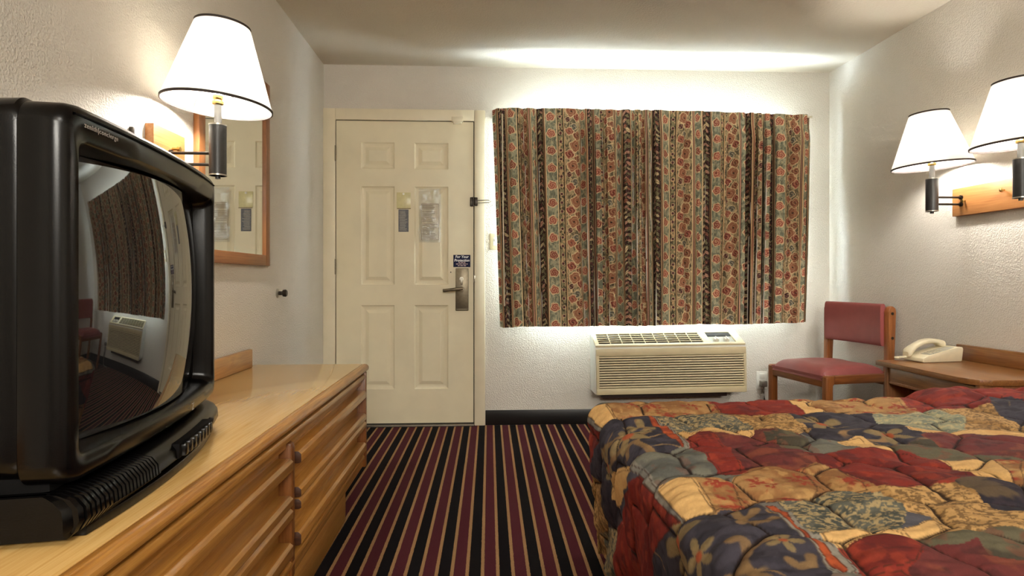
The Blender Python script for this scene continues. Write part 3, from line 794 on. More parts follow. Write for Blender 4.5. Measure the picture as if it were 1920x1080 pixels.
# ------------------------------------------------------------------ air conditioner
t = thing('air_conditioner', (1.205, BY, .238), 'beige through-wall air conditioner with slatted front below the curtain', 'air conditioner', rot=(0, -.013, 0))
hw = .492
prof = [(-.001, 0), (-.185, 0), (-.185, .297), (-.180, .308), (-.030, .372), (-.001, .375)]
MB().prism(prof, -hw, hw, 'x').build('housing', M['acside'], t, world=False, angle=25)
fr = MB()
fr.box(-hw+.004, hw-.004, -.204, -.185, .0, .040, .004)
fr.box(-hw+.004, hw-.004, -.204, -.185, .246, .292, .005)
fr.box(-hw+.004, -hw+.022, -.204, -.185, .036, .25, .003); fr.box(hw-.022, hw-.004, -.204, -.185, .036, .25, .003)
fg = fr.build('front_panel', M['acbeige'], t, world=False)
MB().box(-hw+.02, hw-.02, -.190, -.184, .038, .248).build('grille_cavity', M['acdark'], fg, world=False)
sl = MB()
for k in range(13):
    z = .043+k*.0158
    sl._add([(-hw+.022, -.203, z+.003), (hw-.022, -.203, z+.003), (hw-.022, -.201, z+.0095), (-hw+.022, -.201, z+.0095), (hw-.022, -.196, z+.0112), (-hw+.022, -.196, z+.0112), (-hw+.022, -.196, z), (hw-.022, -.196, z)],
            [(0, 1, 2, 3), (3, 2, 4, 5), (0, 6, 7, 1)])
sl.build('louvres', M['acbeige'], fg, world=False, angle=20)
# sloping top
s0 = Vector((0, -.182, .306)); s1 = Vector((0, -.028, .373)); v = (s1-s0); Ls = v.length; v.normalize()
nrm = Vector((0, -v.z, v.y))
SM = Matrix(((1, 0, 0, 0), (0, v.y, nrm.y, s0.y), (0, v.z, nrm.z, s0.z), (0, 0, 0, 1)))
tf = MB()
tf.box(-hw+.002, hw-.002, -.006, .022, -.002, .010, .004, M=SM)
tf.box(-hw+.002, hw-.002, Ls-.016, Ls+.006, -.002, .010, .003, M=SM)
tf.box(-hw+.002, -hw+.030, .016, Ls-.010, -.002, .010, .003, M=SM)
tf.box(.222, .272, .016, Ls-.010, -.002, .010, .003, M=SM)
tf.box(hw-.055, hw-.002, .016, Ls-.010, -.002, .010, .003, M=SM)
tp = tf.build('top_frame', M['acbeige'], t, world=False)
MB().box(-hw+.02, .23, .012, Ls-.008, -.001, .0012, M=SM).build('vent_cavity', M['acdark'], tp, world=False)
vg = MB()
nx, ny = 9, 5
for i in range(1, nx):
    x = -hw+.030+(.252+hw-.060)*i/nx
    vg.box(x-.002, x+.002, .018, Ls-.012, .003, .009, .001, M=SM)
for j in range(1, ny+1):
    y = .020+(Ls-.036)*j/(ny+.0)
    if j < ny: vg.box(-hw+.026, .226, y-.0025, y+.0025, .003, .009, .001, M=SM)
vg.build('vent_grid', M['acbeige'], tp, world=False)
cp = MB().box(.268, hw-.05, .014, Ls-.008, -.001, .0015, M=SM).build('control_panel', M['acpanel'], t, world=False)
MB().box(.272, hw-.056, Ls*.62, Ls-.014, .0015, .006, .001, M=SM).build('panel_lid', M['acdark'], cp, world=False)
for x in (.315, .385):
    MB().lathe([(.019, 0), (.019, .010), (.015, .018), (0, .018)], SM @ Matrix.Translation((x, .052, .001)), 24).box(x-.004, x+.004, .036, .068, .015, .026, .002, M=SM).build('knob', M['acknob'], cp, world=False)
MB().box(-.44, .38, -.150, -.001, -.034, 0.0, .004).build('wall_sleeve', M['sleeve'], t, world=False)

# ------------------------------------------------------------------ curtain
def set_col(me, col):
    at = me.color_attributes.new('Col', 'FLOAT_COLOR', 'POINT')
    a = np.ones((len(me.vertices), 4), dtype=np.float32); a[:, :3] = col.reshape(-1, 3)
    at.data.foreach_set('color', a.ravel())
def grid_mesh(name, X, Y, Z, col=None):
    n, k = X.shape
    me = bpy.data.meshes.new(name)
    V = np.stack([X, Y, Z], -1).reshape(-1, 3).astype(np.float32)
    i, j = np.meshgrid(np.arange(n-1), np.arange(k-1), indexing='ij')
    a = (i*k+j).ravel(); F = np.stack([a, a+k, a+k+1, a+1], -1).astype(np.int32)
    me.vertices.add(len(V)); me.vertices.foreach_set('co', V.ravel())
    me.loops.add(F.size); me.loops.foreach_set('vertex_index', F.ravel())
    me.polygons.add(len(F)); me.polygons.foreach_set('loop_start', np.arange(0, F.size, 4, dtype=np.int32))
    me.polygons.foreach_set('loop_total', np.full(len(F), 4, dtype=np.int32))
    me.polygons.foreach_set('use_smooth', np.ones(len(F), dtype=bool))
    me.update(calc_edges=True); me.validate()
    if col is not None: set_col(me, col)
    return me
def C_(*c): return np.array(lin(c))
ns, nz = 1500, 410
U = np.linspace(0, 1, ns)[:, None]; V = np.linspace(0, 1, nz)[None, :]    # V = 0 at the hem, 1 at the heading
NP = 19.0
ph0 = U*NP+.75*np.sin(2*PI*U*2.3+.6)+.35*np.sin(2*PI*U*5.7+2.)+.3
def folds(V_):
    dr = .22*(fbm(U*NP*.45, V_*1.6+3, 31, 2)-.5)*2*(1-V_**4)
    p = ph0+dr
    k = np.floor(p)
    A_ = (.036+.014*(vn(k+.5, 0*V_, 4)-.5)*2)
    f = .85*(2*np.abs(np.cos(PI*p))**.55-1)+.15*np.cos(2*PI*p)
    y = -A_*f-.0065*np.cos(6*PI*p+6*vn(k+.5, V_*1.5, 8))-.010*(fbm(U*46, V_*1.8, 12, 3)-.5)*2
    head = sstep(.86, .97, V_)
    return y*(1-.66*head)
Yf = folds(V)
xl0 = .050+(.100-.050)*(1-V); xr0 = 2.185+(2.142-2.185)*(1-V)
Xc = xl0+(xr0-xl0)*U+.012*np.sin(4*PI*ph0)*(1-.4*V)*.5
ret = sstep(.978, 1.0, U)*1.15+sstep(.020, .0, U)*1.15
Yc = 3.792+Yf-.010*(1-V)+ret*.055
ztop = 2.078+(2.060-2.078)*sstep(.55, 1, U)+.003*(vn(U*40, 0*V, 33)-.5)
zbot = .662+.022*U+.003*np.cos(2*PI*ph0)+.006*(vn(U*14, 0*V, 3)-.5)
Zc = zbot+(ztop-zbot)*V+0*U
# cloth coordinate: arc length across the folds at mid height
ym = folds(np.array([[.45]]))[:, 0]; xm = np.linspace(0, 2.06, ns)
wl = np.concatenate([[0], np.cumsum(np.hypot(np.diff(xm), np.diff(ym)))])[:, None]+.02
PER = .455
rep_ = np.floor(wl/PER)+0*V; q = np.mod(wl, PER)+0*V; w0 = wl+0*V
z = Zc
sage = C_(142, 141, 116); sage2 = C_(108, 112, 94); cream = C_(208, 182, 134); rose = C_(146, 68, 54); rose2 = C_(98, 42, 36)
tanc = C_(182, 146, 100); dark = C_(42, 32, 28); rust = C_(146, 88, 62); plum = C_(104, 58, 58); olive = C_(122, 114, 80); terr = C_(138, 84, 56); pink = C_(182, 128, 104)
def full(c): return np.broadcast_to(np.asarray(c), q.shape+(3,)).copy()
def rose_strip(ctr, seed):
    lx = q-ctr
    A = mixc(full(sage), sage2, sstep(.45, .6, fbm(w0*70+seed, z*38, 51+seed, 3)))
    A = mixc(A, cream*.85, sstep(.045, .02, np.abs(fbm(w0*80, z*34, 52+seed, 2)-.5))*.45)
    A = mixc(A, C_(80, 84, 72), sstep(.60, .66, fbm(w0*130, z*60, 53+seed, 2))*.7)
    per = .112; o = .031*seed+.05*np.mod(rep_*.37, 1)
    zz = np.mod(z+o, per)-per/2; iz = np.floor((z+o)/per)
    rr = np.hypot(lx, zz); an = np.arctan2(zz, lx)
    rad = .0265*(1+.09*np.cos(5*an+iz*2)+.06*np.cos(3*an+seed))
    A = mixc(A, cream, sstep(1.20, 1.10, rr/rad))
    ins = sstep(1.03, .96, rr/rad)
    A = mixc(A, mixc(full(rose), C_(176, 92, 70), sstep(.4, .6, vn(iz*1.7, rep_*2.3+seed, 19))), ins)
    sw_ = np.sin(rr*520+an*2+iz)
    A = mixc(A, rose2, ins*sstep(.2, .7, sw_)*.8); A = mixc(A, cream*.9, ins*sstep(-.72, -.95, sw_)*.8)
    return A
def leaf_band(ctr, hw):
    lx = q-ctr
    B = full(dark)
    nB = fbm(w0*150, z*90, 61, 3)
    B = mixc(B, plum*.8, sstep(.44, .36, nB)*.7); B = mixc(B, olive, sstep(.60, .64, nB)*.8)
    for s_, off in ((1, 0.), (-1, .019)):
        cell = .038; f0 = (z+off+.020*(vn(z*14+s_*5, w0*9+s_, 65)-.5)*2)/cell+s_*lx*(16+7*(vn(z*9, rep_*3.1+s_, 66)-.5)*2); ci = np.floor(f0); f = (f0-ci-.5)*cell
        t_ = np.clip((s_*lx+.004)/hw, 0, 1)
        wd = (.0055+.008*vn(ci*2.3+.5, rep_*1.7+s_, 18))*np.sin(PI*np.clip(t_*(.85+.5*vn(ci*1.9+.5, rep_+s_, 20)), 0, 1))**.7*(s_*lx > -.004)
        m_ = sstep(1.0, .75, np.abs(f)/(wd+1e-5))
        hh = vn(ci*1.3+.5, rep_+s_*3, 17)
        lc = np.where((hh < .30)[..., None], cream*.85, np.where((hh < .60)[..., None], olive, np.where((hh < .82)[..., None], pink, rust)))
        B = B*(1-m_[..., None])+lc*m_[..., None]
        B = mixc(B, dark, m_*sstep(.0016, .0006, np.abs(f)))
    return B
def big_band(ctr, hw):
    lx = q-ctr
    B = mixc(full(C_(150, 132, 96)), C_(98, 88, 66), sstep(.47, .56, fbm(w0*60, z*34, 71, 3)))
    B = mixc(B, cream, sstep(.04, .015, np.abs(fbm(w0*52, z*30, 72, 2)-.5))*.9)
    B = mixc(B, dark*1.3, sstep(.03, .01, np.abs(fbm(w0*44+9, z*26, 73, 2)-.5))*.8)
    P_ = .36
    for (dx_, dz_, R_, c1, c2) in ((.012, .02, .036, terr, rust), (-.030, .075, .027, rose, rose2), (.024, .105, .024, terr, rose2), (-.010, .150, .034, rust, terr), (.030, .19, .026, rose, rose2), (-.034, .205, .017, plum, dark), (.0, .255, .022, C_(120, 118, 104), dark), (-.028, .285, .025, rose, terr), (.026, .315, .029, terr, rose2)):
        z3 = np.mod(z+dz_+.13*rep_, P_)-P_/2; r3 = np.hypot(lx-dx_, z3); a3 = np.arctan2(z3, lx-dx_); rd = R_*(1+.10*np.cos(4*a3+rep_)+.05*np.cos(7*a3))
        B = mixc(B, cream, sstep(1.17, 1.08, r3/rd)); i3 = sstep(1.03, .95, r3/rd); B = mixc(B, c1, i3)
        B = mixc(B, c2, i3*sstep(.1, .6, np.sin(r3*360+a3*2))*.75); B = mixc(B, cream*.8, i3*sstep(-.85, -.97, np.sin(r3*360+a3*2))*.6)
        B = mixc(B, dark, sstep(.20, .12, r3/rd))
    return B
def small_band(ctr):
    B = mixc(full(olive), dark, sstep(.5, .56, fbm(w0*120, z*70, 91, 2))*.8)
    B = mixc(B, tanc, sstep(.58, .62, fbm(w0*110+4, z*66, 92, 2))*.9)
    zz = np.mod(z+.02*rep_, .056)-.028; rr = np.hypot(q-ctr, zz)/.0105
    B = mixc(B, cream, sstep(1.2, 1.05, rr)); B = mixc(B, plum, sstep(1., .9, rr)); B = mixc(B, dark, sstep(.45, .3, rr))
    return B
col = full(tanc)
def lay(a0, b0, C):
    global col
    m_ = (q >= a0) & (q < b0); col[m_] = C[m_]
lay(0, .070, rose_strip(.035, 0))
lay(.095, .165, leaf_band(.130, .034))
lay(.190, .260, rose_strip(.225, 1))
lay(.270, .302, small_band(.286))
lay(.312, .430, big_band(.371, .058))
for e0, cols in ((.070, (cream, dark, rust, tanc, dark)), (.165, (dark, tanc, dark, rust, cream)), (.260, (cream, dark)), (.302, (dark, tanc)), (.430, (cream, dark, pink, dark, tanc))):
    for k_, cc in enumerate(cols):
        a0 = e0+.005*k_; m_ = (q >= a0) & (q < a0+.005); col[m_] = cc
col = col*(.84+.32*fbm(w0*380, z*260, 90, 2))[..., None]
ct = thing('window_curtain', (1.12, 3.84, .66), 'floral striped pleated curtain drawn across the window', 'curtain')
me = grid_mesh('curtain_panel', Xc, Yc, Zc, np.clip((col*.78+col.mean(-1, keepdims=True)*np.array([.23, .225, .19]))*1.30, 0, .9))
link('curtain_panel', me, M['curtain'], ct, True, 0)
sl_ = slice(None, None, 2)
Qc = np.stack(np.broadcast_arrays(Xc, Yc, Zc), -1)[sl_, sl_].copy()
nc = np.cross(np.gradient(Qc, axis=1), np.gradient(Qc, axis=0)); nc /= np.linalg.norm(nc, axis=-1, keepdims=True)+1e-12
nc = nc*np.sign(nc[..., 1:2]+1e-9)
Qc = Qc+nc*.0035; Qc[..., 2] -= .004*(np.linspace(0, 1, Qc.shape[1])[None, :] > .5)
me = grid_mesh('bounce_lining', Qc[..., 0], Qc[..., 1], Qc[..., 2])  # unseen white layer added to bounce and block daylight behind the curtain
link('bounce_lining', me, M['bounce_lining'], ct, True, 0)
MB().box(.065, 2.165, 3.852, 3.868, 2.035, 2.062, .003).box(.066, .076, 3.85, BY, 2.035, 2.062).box(2.155, 2.165, 3.85, BY, 2.035, 2.062).box(2.10, 2.182, 3.806, 3.812, 2.046, 2.058, .002).build('curtain_rod', M['rod'], ct)
MB().tube([(.115, 3.752, 2.03), (.120, 3.742, 1.4), (.128, 3.738, .80)], .0045, n=10).build('pull_wand', M['rod'], ct)

# ------------------------------------------------------------------ bed
t = thing('bed', (1.37, 1.37, 0), 'low double bed with its foot toward the aisle', 'bed')
MB().box(.47, 2.33, .73, 1.99, .29, .505, .06, seg=4).build('mattress', M['mattress'], t)
MB().box(.47, 2.33, .73, 1.99, .13, .29, .03).build('box_spring', M['mattress'], t)
for x in (.55, 2.25):
    for y in (.80, 1.92):
        MB().cyl((x, y, 0), (x, y, .13), .02, n=16).build('leg', M['dkmetal'], t)
PATCHES=[
('gray',[(0.366,2.041),(0.378,2.041),(0.451,2.034),(0.62,2.032),(0.608,2.015),(0.506,2.025),(0.414,1.974),(0.357,2.018)]),
('grayl',[(0.352,2.04),(0.354,2.023),(0.352,1.841),(0.336,1.859),(0.333,2.039)]),
('cream',[(0.354,2.023),(0.414,1.974),(0.414,1.809),(0.352,1.841)]),
('tanf',[(0.419,1.971),(0.506,2.025),(0.62,2.032),(0.793,2.034),(0.769,1.924),(0.753,1.822),(0.656,1.812),(0.536,1.809),(0.5,1.803),(0.417,1.806)]),
('red',[(0.333,2.039),(0.336,1.859),(0.225,1.959),(0.149,2.064),(0.168,2.061),(0.262,2.043)]),
('navy',[(0.35,1.84),(0.414,1.805),(0.502,1.797),(0.506,1.75),(0.504,1.65),(0.509,1.561),(0.513,1.496),(0.454,1.443),(0.4,1.444),(0.364,1.482),(0.336,1.528),(0.283,1.669),(0.198,1.823),(0.163,1.928),(0.172,2.047),(0.253,1.924)]),
('grayl',[(0.523,1.802),(0.536,1.701),(0.541,1.613),(0.527,1.528),(0.525,1.438),(0.506,1.413),(0.506,1.517),(0.516,1.664),(0.507,1.792)]),
('rust',[(0.506,1.81),(0.518,1.796),(0.53,1.684),(0.536,1.615),(0.518,1.528),(0.513,1.417),(0.507,1.479),(0.502,1.559),(0.502,1.652),(0.502,1.74)]),
('greens',[(0.527,1.802),(0.714,1.832),(0.758,1.806),(0.767,1.736),(0.755,1.621),(0.732,1.604),(0.68,1.626),(0.642,1.646),(0.571,1.595),(0.544,1.632),(0.541,1.693)]),
('cream',[(0.546,1.638),(0.566,1.58),(0.64,1.641),(0.686,1.621),(0.732,1.604),(0.739,1.581),(0.691,1.547),(0.643,1.574),(0.613,1.612),(0.566,1.564),(0.534,1.557)]),
('red',[(0.537,1.559),(0.624,1.6),(0.631,1.561),(0.615,1.472),(0.631,1.444),(0.574,1.28),(0.536,1.282),(0.539,1.351),(0.543,1.427),(0.532,1.478)]),
('gray',[(0.387,1.434),(0.454,1.443),(0.516,1.486),(0.53,1.448),(0.534,1.386),(0.521,1.292),(0.566,1.266),(0.525,1.228),(0.477,1.254),(0.428,1.248),(0.398,1.226),(0.384,1.291),(0.382,1.388)]),
('plum',[(0.636,1.576),(0.709,1.555),(0.776,1.602),(0.848,1.567),(0.853,1.496),(0.788,1.418),(0.776,1.339),(0.721,1.287),(0.636,1.288),(0.599,1.329),(0.604,1.383),(0.629,1.472)]),
('olive',[(0.77,1.591),(0.845,1.587),(0.85,1.496),(0.788,1.418),(0.751,1.438),(0.742,1.503)]),
('red',[(0.797,2.034),(1.003,2.032),(1.071,2.031),(1.053,1.928),(1.032,1.794),(0.94,1.799),(0.758,1.814),(0.77,1.907)]),
('tans',[(0.756,1.801),(0.959,1.803),(0.965,1.721),(0.917,1.613),(0.862,1.565),(0.8,1.621),(0.753,1.611),(0.767,1.717)]),
('tanf',[(1.072,2.023),(1.237,2.032),(1.355,2.034),(1.447,1.997),(1.408,1.893),(1.383,1.831),(1.254,1.805),(1.138,1.812),(1.086,1.814),(1.048,1.87)]),
('cream',[(1.071,2.013),(1.15,2.001),(1.088,1.926),(1.124,1.892),(1.081,1.792),(1.026,1.801)]),
('navy',[(0.947,1.797),(1.035,1.816),(1.146,1.827),(1.208,1.809),(1.132,1.652),(1.058,1.58),(0.945,1.507),(0.912,1.499),(0.848,1.513),(0.862,1.565),(0.921,1.615)]),
('gray',[(0.862,1.565),(0.919,1.509),(0.898,1.43),(0.984,1.435),(0.86,1.414),(0.776,1.396),(0.839,1.472)]),
('cream',[(0.915,1.504),(1.005,1.526),(0.986,1.455),(1.011,1.444),(0.942,1.418),(0.929,1.459)]),
('red',[(1.464,1.976),(1.625,2.026),(1.683,2.025),(1.75,2.01),(1.84,1.958),(1.609,1.827),(1.515,1.823),(1.448,1.85),(1.425,1.892)]),
('red',[(1.731,2.01),(1.833,2.014),(1.925,2.01),(1.78,1.859),(1.787,1.943),(1.734,1.992)]),
('navy',[(1.697,1.906),(1.794,1.874),(1.593,1.664),(1.579,1.698),(1.653,1.816)]),
('greenl',[(1.208,1.763),(1.374,1.801),(1.454,1.812),(1.459,1.704),(1.341,1.594),(1.228,1.589),(1.198,1.632),(1.169,1.682)]),
('tans',[(1.464,1.825),(1.639,1.841),(1.579,1.698),(1.535,1.603),(1.507,1.573),(1.392,1.581),(1.362,1.61),(1.468,1.715)]),
('cream',[(1.185,1.6),(1.215,1.582),(1.341,1.594),(1.507,1.573),(1.471,1.537),(1.342,1.542),(1.274,1.569),(1.173,1.528)]),
('navy',[(1.051,1.597),(1.113,1.624),(1.189,1.62),(1.162,1.563),(1.192,1.533),(1.162,1.466),(1.101,1.479),(1.033,1.487),(1.033,1.541)]),
('olive',[(1.025,1.474),(1.108,1.49),(1.178,1.496),(1.157,1.434),(1.191,1.383),(1.247,1.327),(1.207,1.312),(1.083,1.334),(1.071,1.368),(1.051,1.413)]),
('plum',[(1.168,1.522),(1.274,1.569),(1.387,1.541),(1.431,1.494),(1.298,1.356),(1.199,1.394),(1.184,1.466)]),
('red',[(0.777,1.399),(0.86,1.414),(0.972,1.417),(1.035,1.392),(1.058,1.335),(1.065,1.266),(1.025,1.197),(0.915,1.17),(0.823,1.153),(0.806,1.175),(0.793,1.227),(0.786,1.292)]),
('cream',[(1.074,1.326),(1.189,1.321),(1.157,1.244),(1.106,1.183),(1.06,1.204),(1.051,1.249)]),
('tanf',[(1.189,1.321),(1.252,1.308),(1.113,1.162),(1.101,1.178),(1.152,1.245)]),
('tanf',[(0.433,1.247),(0.49,1.257),(0.523,1.223),(0.527,1.205),(0.493,1.116),(0.431,1.087),(0.442,1.148),(0.444,1.227)]),
('cream',[(0.375,1.25),(0.428,1.248),(0.44,1.217),(0.437,1.171),(0.431,1.087),(0.38,1.097),(0.373,1.119),(0.377,1.175)]),
('tanf',[(0.521,1.215),(0.567,1.265),(0.634,1.284),(0.707,1.273),(0.677,1.167),(0.636,1.115),(0.548,1.109),(0.502,1.129)]),
('tanf',[(0.707,1.273),(0.776,1.317),(0.79,1.278),(0.783,1.21),(0.77,1.148),(0.695,1.141),(0.68,1.174)]),
('grayl',[(0.368,1.435),(0.377,1.36),(0.375,1.254),(0.377,1.175),(0.375,1.1),(0.368,1.114),(0.361,1.191),(0.361,1.305),(0.357,1.439)]),
('red',[(0.354,1.399),(0.359,1.326),(0.364,1.231),(0.366,1.116),(0.313,1.169),(0.26,1.228),(0.152,1.296),(-0.043,1.677),(-0.01,1.731),(0.133,1.617),(0.214,1.559),(0.299,1.479)]),
('cream',[(0.281,1.617),(0.334,1.498),(0.359,1.417),(0.287,1.495),(0.227,1.565),(0.193,1.624),(0.172,1.734),(0.214,1.703)]),
('bluegray',[(0.357,1.413),(0.357,1.381),(0.276,1.498),(0.177,1.599),(0.204,1.607),(0.278,1.509)]),
('tans',[(0.142,2.022),(0.152,1.933),(0.096,1.872),(0.02,1.868),(-0.059,1.992),(0.057,2.073)]),
('greens',[(-0.036,1.982),(0.08,1.725),(0.075,1.682),(-0.081,1.76),(-0.13,1.876)]),
('navyd',[(0.163,1.928),(0.2,1.723),(0.177,1.72),(0.19,1.625),(0.142,1.632),(0.054,1.776),(0.052,1.853)]),
('navy',[(0.375,1.1),(0.431,1.081),(0.495,1.11),(0.539,1.114),(0.546,1.085),(0.541,1.016),(0.529,0.936),(0.521,0.871),(0.493,0.811),(0.149,1.296),(0.241,1.247),(0.313,1.169)]),
('grayl',[(0.523,1.114),(0.562,1.106),(0.56,1.063),(0.55,0.989),(0.548,0.946),(0.555,0.898),(0.555,0.845),(0.527,0.826),(0.514,0.859),(0.518,0.924),(0.523,0.99),(0.527,1.046)]),
('rust',[(0.53,1.098),(0.548,1.093),(0.55,1.061),(0.539,0.988),(0.536,0.94),(0.539,0.886),(0.544,0.845),(0.53,0.834),(0.52,0.868),(0.523,0.927),(0.532,0.997),(0.532,1.042)]),
('greens',[(0.562,1.106),(0.615,1.097),(0.64,1.123),(0.758,1.139),(0.786,1.115),(0.769,1.036),(0.712,0.971),(0.67,0.977),(0.624,0.964),(0.559,0.955),(0.543,0.951),(0.55,0.998),(0.557,1.059)]),
('cream',[(0.557,0.953),(0.608,0.968),(0.65,0.962),(0.689,0.977),(0.702,0.95),(0.703,0.934),(0.638,0.93),(0.589,0.924),(0.559,0.911)]),
('red',[(0.559,0.911),(0.62,0.93),(0.691,0.929),(0.689,0.891),(0.645,0.841),(0.619,0.832),(0.562,0.845),(0.557,0.861)]),
('tans',[(0.813,1.145),(0.936,1.167),(0.977,1.122),(0.928,1.031),(0.89,0.992),(0.839,1.022),(0.77,1.036)]),
('bluegray',[(0.763,1.031),(0.795,1.01),(0.739,0.98),(0.714,0.969)]),
('cream',[(0.71,0.966),(0.793,1.007),(0.793,0.989),(0.77,0.943),(0.702,0.932)]),
('tans',[(0.797,1.006),(0.855,1.016),(0.88,0.967),(0.797,0.947),(0.776,0.95),(0.795,0.989)]),
('olive',[(0.703,0.928),(0.765,0.942),(0.875,0.951),(0.89,0.93),(0.818,0.858),(0.774,0.86),(0.785,0.911),(0.746,0.897),(0.707,0.915)]),
('plum',[(0.703,0.91),(0.749,0.901),(0.799,0.917),(0.777,0.864),(0.813,0.848),(0.765,0.799),(0.617,0.806),(0.673,0.865)]),
('navyd',[(0.993,1.163),(1.062,1.179),(1.113,1.162),(1.007,1.051),(0.959,1.054),(0.975,1.107)]),
('tans',[(0.943,1.046),(0.958,1.036),(0.972,1.015),(0.91,0.95),(0.885,0.962),(0.898,0.994)]),
('red',[(0.543,0.839),(0.571,0.833),(0.613,0.825),(0.615,0.806),(0.555,0.809)]),
('gray',[(0.499,0.82),(0.534,0.838),(0.553,0.837),(0.562,0.824),(0.559,0.809),(0.495,0.811)])]

X0, Y0, Y1, HB, RF = .43, .70, 2.02, .535, .07
def axis_pts(segs):
    out = [segs[0][0]]
    for a, b_, st_ in segs:
        n_ = max(1, int(round((b_-a)/st_))); out += list(np.linspace(a, b_, n_+1)[1:])
    return np.array(out)
sA = axis_pts([(X0-.56, X0-.45, .006), (X0-.45, 1.2, .003), (1.2, 1.75, .0045), (1.75, 2.34, .009)])
tA = axis_pts([(Y0-.55, .74, .015), (.74, 1.35, .003), (1.35, Y1+.12, .0036), (Y1+.12, Y1+.55, .012)])
S, T = np.meshgrid(sA, tA, indexing='ij')
dx = np.maximum(0, X0-S); dy = np.where(T < Y0, Y0-T, np.where(T > Y1, T-Y1, 0)); sg = np.where(T < Y0, -1., 1.)
d = np.maximum(dx, dy); h = np.hypot(dx, dy)+1e-9
nx_ = -dx/h; ny_ = sg*dy/h
a_ = np.minimum(d/RF, PI/2); outw = RF*np.sin(a_); drop = RF*(1-np.cos(a_))+np.maximum(0, d-RF*PI/2)
fold = sstep(.1, .5, drop)*(.012*np.sin(S*19+T*23+2*np.sin(S*5))*1.0)
outw = outw-.05*np.clip(drop/.5, 0, 1)+fold
PX_ = np.maximum(S, X0)+nx_*outw; PY_ = np.clip(T, Y0, Y1)+ny_*outw; PZ_ = HB-drop
# a slight crown, the pillow rise at the head end
PZ_ = PZ_+.006*sstep(0, .3, S-X0)*sstep(0, .25, T-Y0)*sstep(0, .25, Y1-T)
PZ_ = PZ_+.040*sstep(1.50, 1.95, S+.12*np.sin(T*7))*sstep(1.35, 1.7, T)
PZ_ = PZ_+.018*np.exp(-((S-1.62)/.10)**2)*sstep(1.75, 1.98, T)*sstep(Y1+.15, Y1, T)
# quilting: irregular rounded cells in staggered rows
def voro(x, y, seed):
    ix = np.floor(x); iy = np.floor(y)
    f1 = np.full(x.shape, 9.); f2 = np.full(x.shape, 9.)
    for oi in (-1, 0, 1, 2):
        for oj in (-1, 0, 1):
            cx_ = ix+oi; cy_ = iy+oj
            px = cx_+.5*np.mod(cy_, 2)-.25+(.5+.52*(_h(cx_, cy_, seed)-.5)); py = cy_+.5+.42*(_h(cx_, cy_, seed+5)-.5)
            dd = np.hypot(x-px, y-py)
            f2 = np.minimum(f2, np.maximum(f1, dd)); f1 = np.minimum(f1, dd)
    return f1, f2
wx = S+.020*(fbm(S*6, T*6, 21, 2)-.5)*2; wy = T+.020*(fbm(S*6, T*6, 22, 2)-.5)*2
CS = .185
f1, f2 = voro(wx/CS/1.05, wy/CS, 3)
edge = (f2-f1)*CS*.5
puff = .0080*(1-np.exp(-edge/.006))+.009*(1-np.exp(-edge/.045))
wr = .012*(fbm(S*6, T*14, 41, 3)-.5)*2+.0040*(fbm(S*22, T*46, 42, 2)-.5)*2
dis = puff-.006+wr
Q = np.stack([PX_, PY_, PZ_], -1)
nn = np.cross(np.gradient(Q, axis=0), np.gradient(Q, axis=1)); nn /= np.linalg.norm(nn, axis=-1, keepdims=True)+1e-12
Q = Q+nn*dis[..., None]
Q[..., 2] = np.maximum(Q[..., 2], .004)
Q[..., 0] = np.minimum(Q[..., 0], RX-.012)
# patchwork print
sx = (S+.010*(fbm(S*11, T*11, 81, 2)-.5)*2).astype(np.float32).ravel(); sy = (T+.010*(fbm(S*11, T*11, 82, 2)-.5)*2).astype(np.float32).ravel()
best = np.full(sx.shape, 9., np.float32); bid = np.zeros(sx.shape, np.int16); own = np.full(sx.shape, 9., np.float32)
for pi_, (kd, poly) in enumerate(PATCHES):
    px = [p[0] for p in poly]; py = [p[1] for p in poly]
    sel = np.nonzero((sx > min(px)-.6) & (sx < max(px)+.6) & (sy > min(py)-.6) & (sy < max(py)+.6))[0]
    qx = sx[sel]; qy = sy[sel]
    inside = np.zeros(qx.shape, bool); dm = np.full(qx.shape, 9., np.float32)
    for i in range(len(poly)):
        x1, y1 = poly[i]; x2, y2 = poly[(i+1) % len(poly)]
        ex, ey = x2-x1, y2-y1; l2 = ex*ex+ey*ey+1e-12
        tt = np.clip(((qx-x1)*ex+(qy-y1)*ey)/l2, 0, 1)
        dm = np.minimum(dm, np.hypot(qx-x1-tt*ex, qy-y1-tt*ey))
        if y1 != y2:
            c_ = ((y1 > qy) != (y2 > qy)) & (qx < (x2-x1)*(qy-y1)/(y2-y1)+x1); inside ^= c_
    sd = np.where(inside, -dm*.02-.001*pi_, dm)
    b0 = best[sel]; up = sd < b0
    bid[sel[up]] = pi_; best[sel[up]] = sd[up]
    own[sel[up & inside]] = dm[up & inside]
bid = bid.reshape(S.shape); own = own.reshape(S.shape)
kinds = np.array([k for k, _ in PATCHES])[bid]
col = np.zeros(S.shape+(3,))
n1 = fbm(S*14, T*14, 101, 4); n2 = fbm(S*40, T*40, 102, 3); n3 = fbm(S*110, T*110, 103, 2)
def put(kind, c): 
    m_ = kinds == kind
    col[m_] = c[m_]
def base(c): return np.broadcast_to(np.asarray(c), S.shape+(3,)).copy()
c = base(C_(214, 172, 112)); c = mixc(c, C_(196, 150, 92), sstep(.5, .7, n1)*.6); put('cream', c)
c = base(C_(126, 46, 38)); c = mixc(c, C_(94, 36, 34), sstep(.48, .62, n1)*.8); c = mixc(c, C_(156, 64, 44), sstep(.56, .66, n2)*.5); put('red', c)
c = base(C_(104, 50, 48)); c = mixc(c, C_(124, 66, 52), sstep(.5, .62, n1)); c = mixc(c, C_(72, 40, 40), sstep(.55, .65, n2)*.6); put('plum', c)
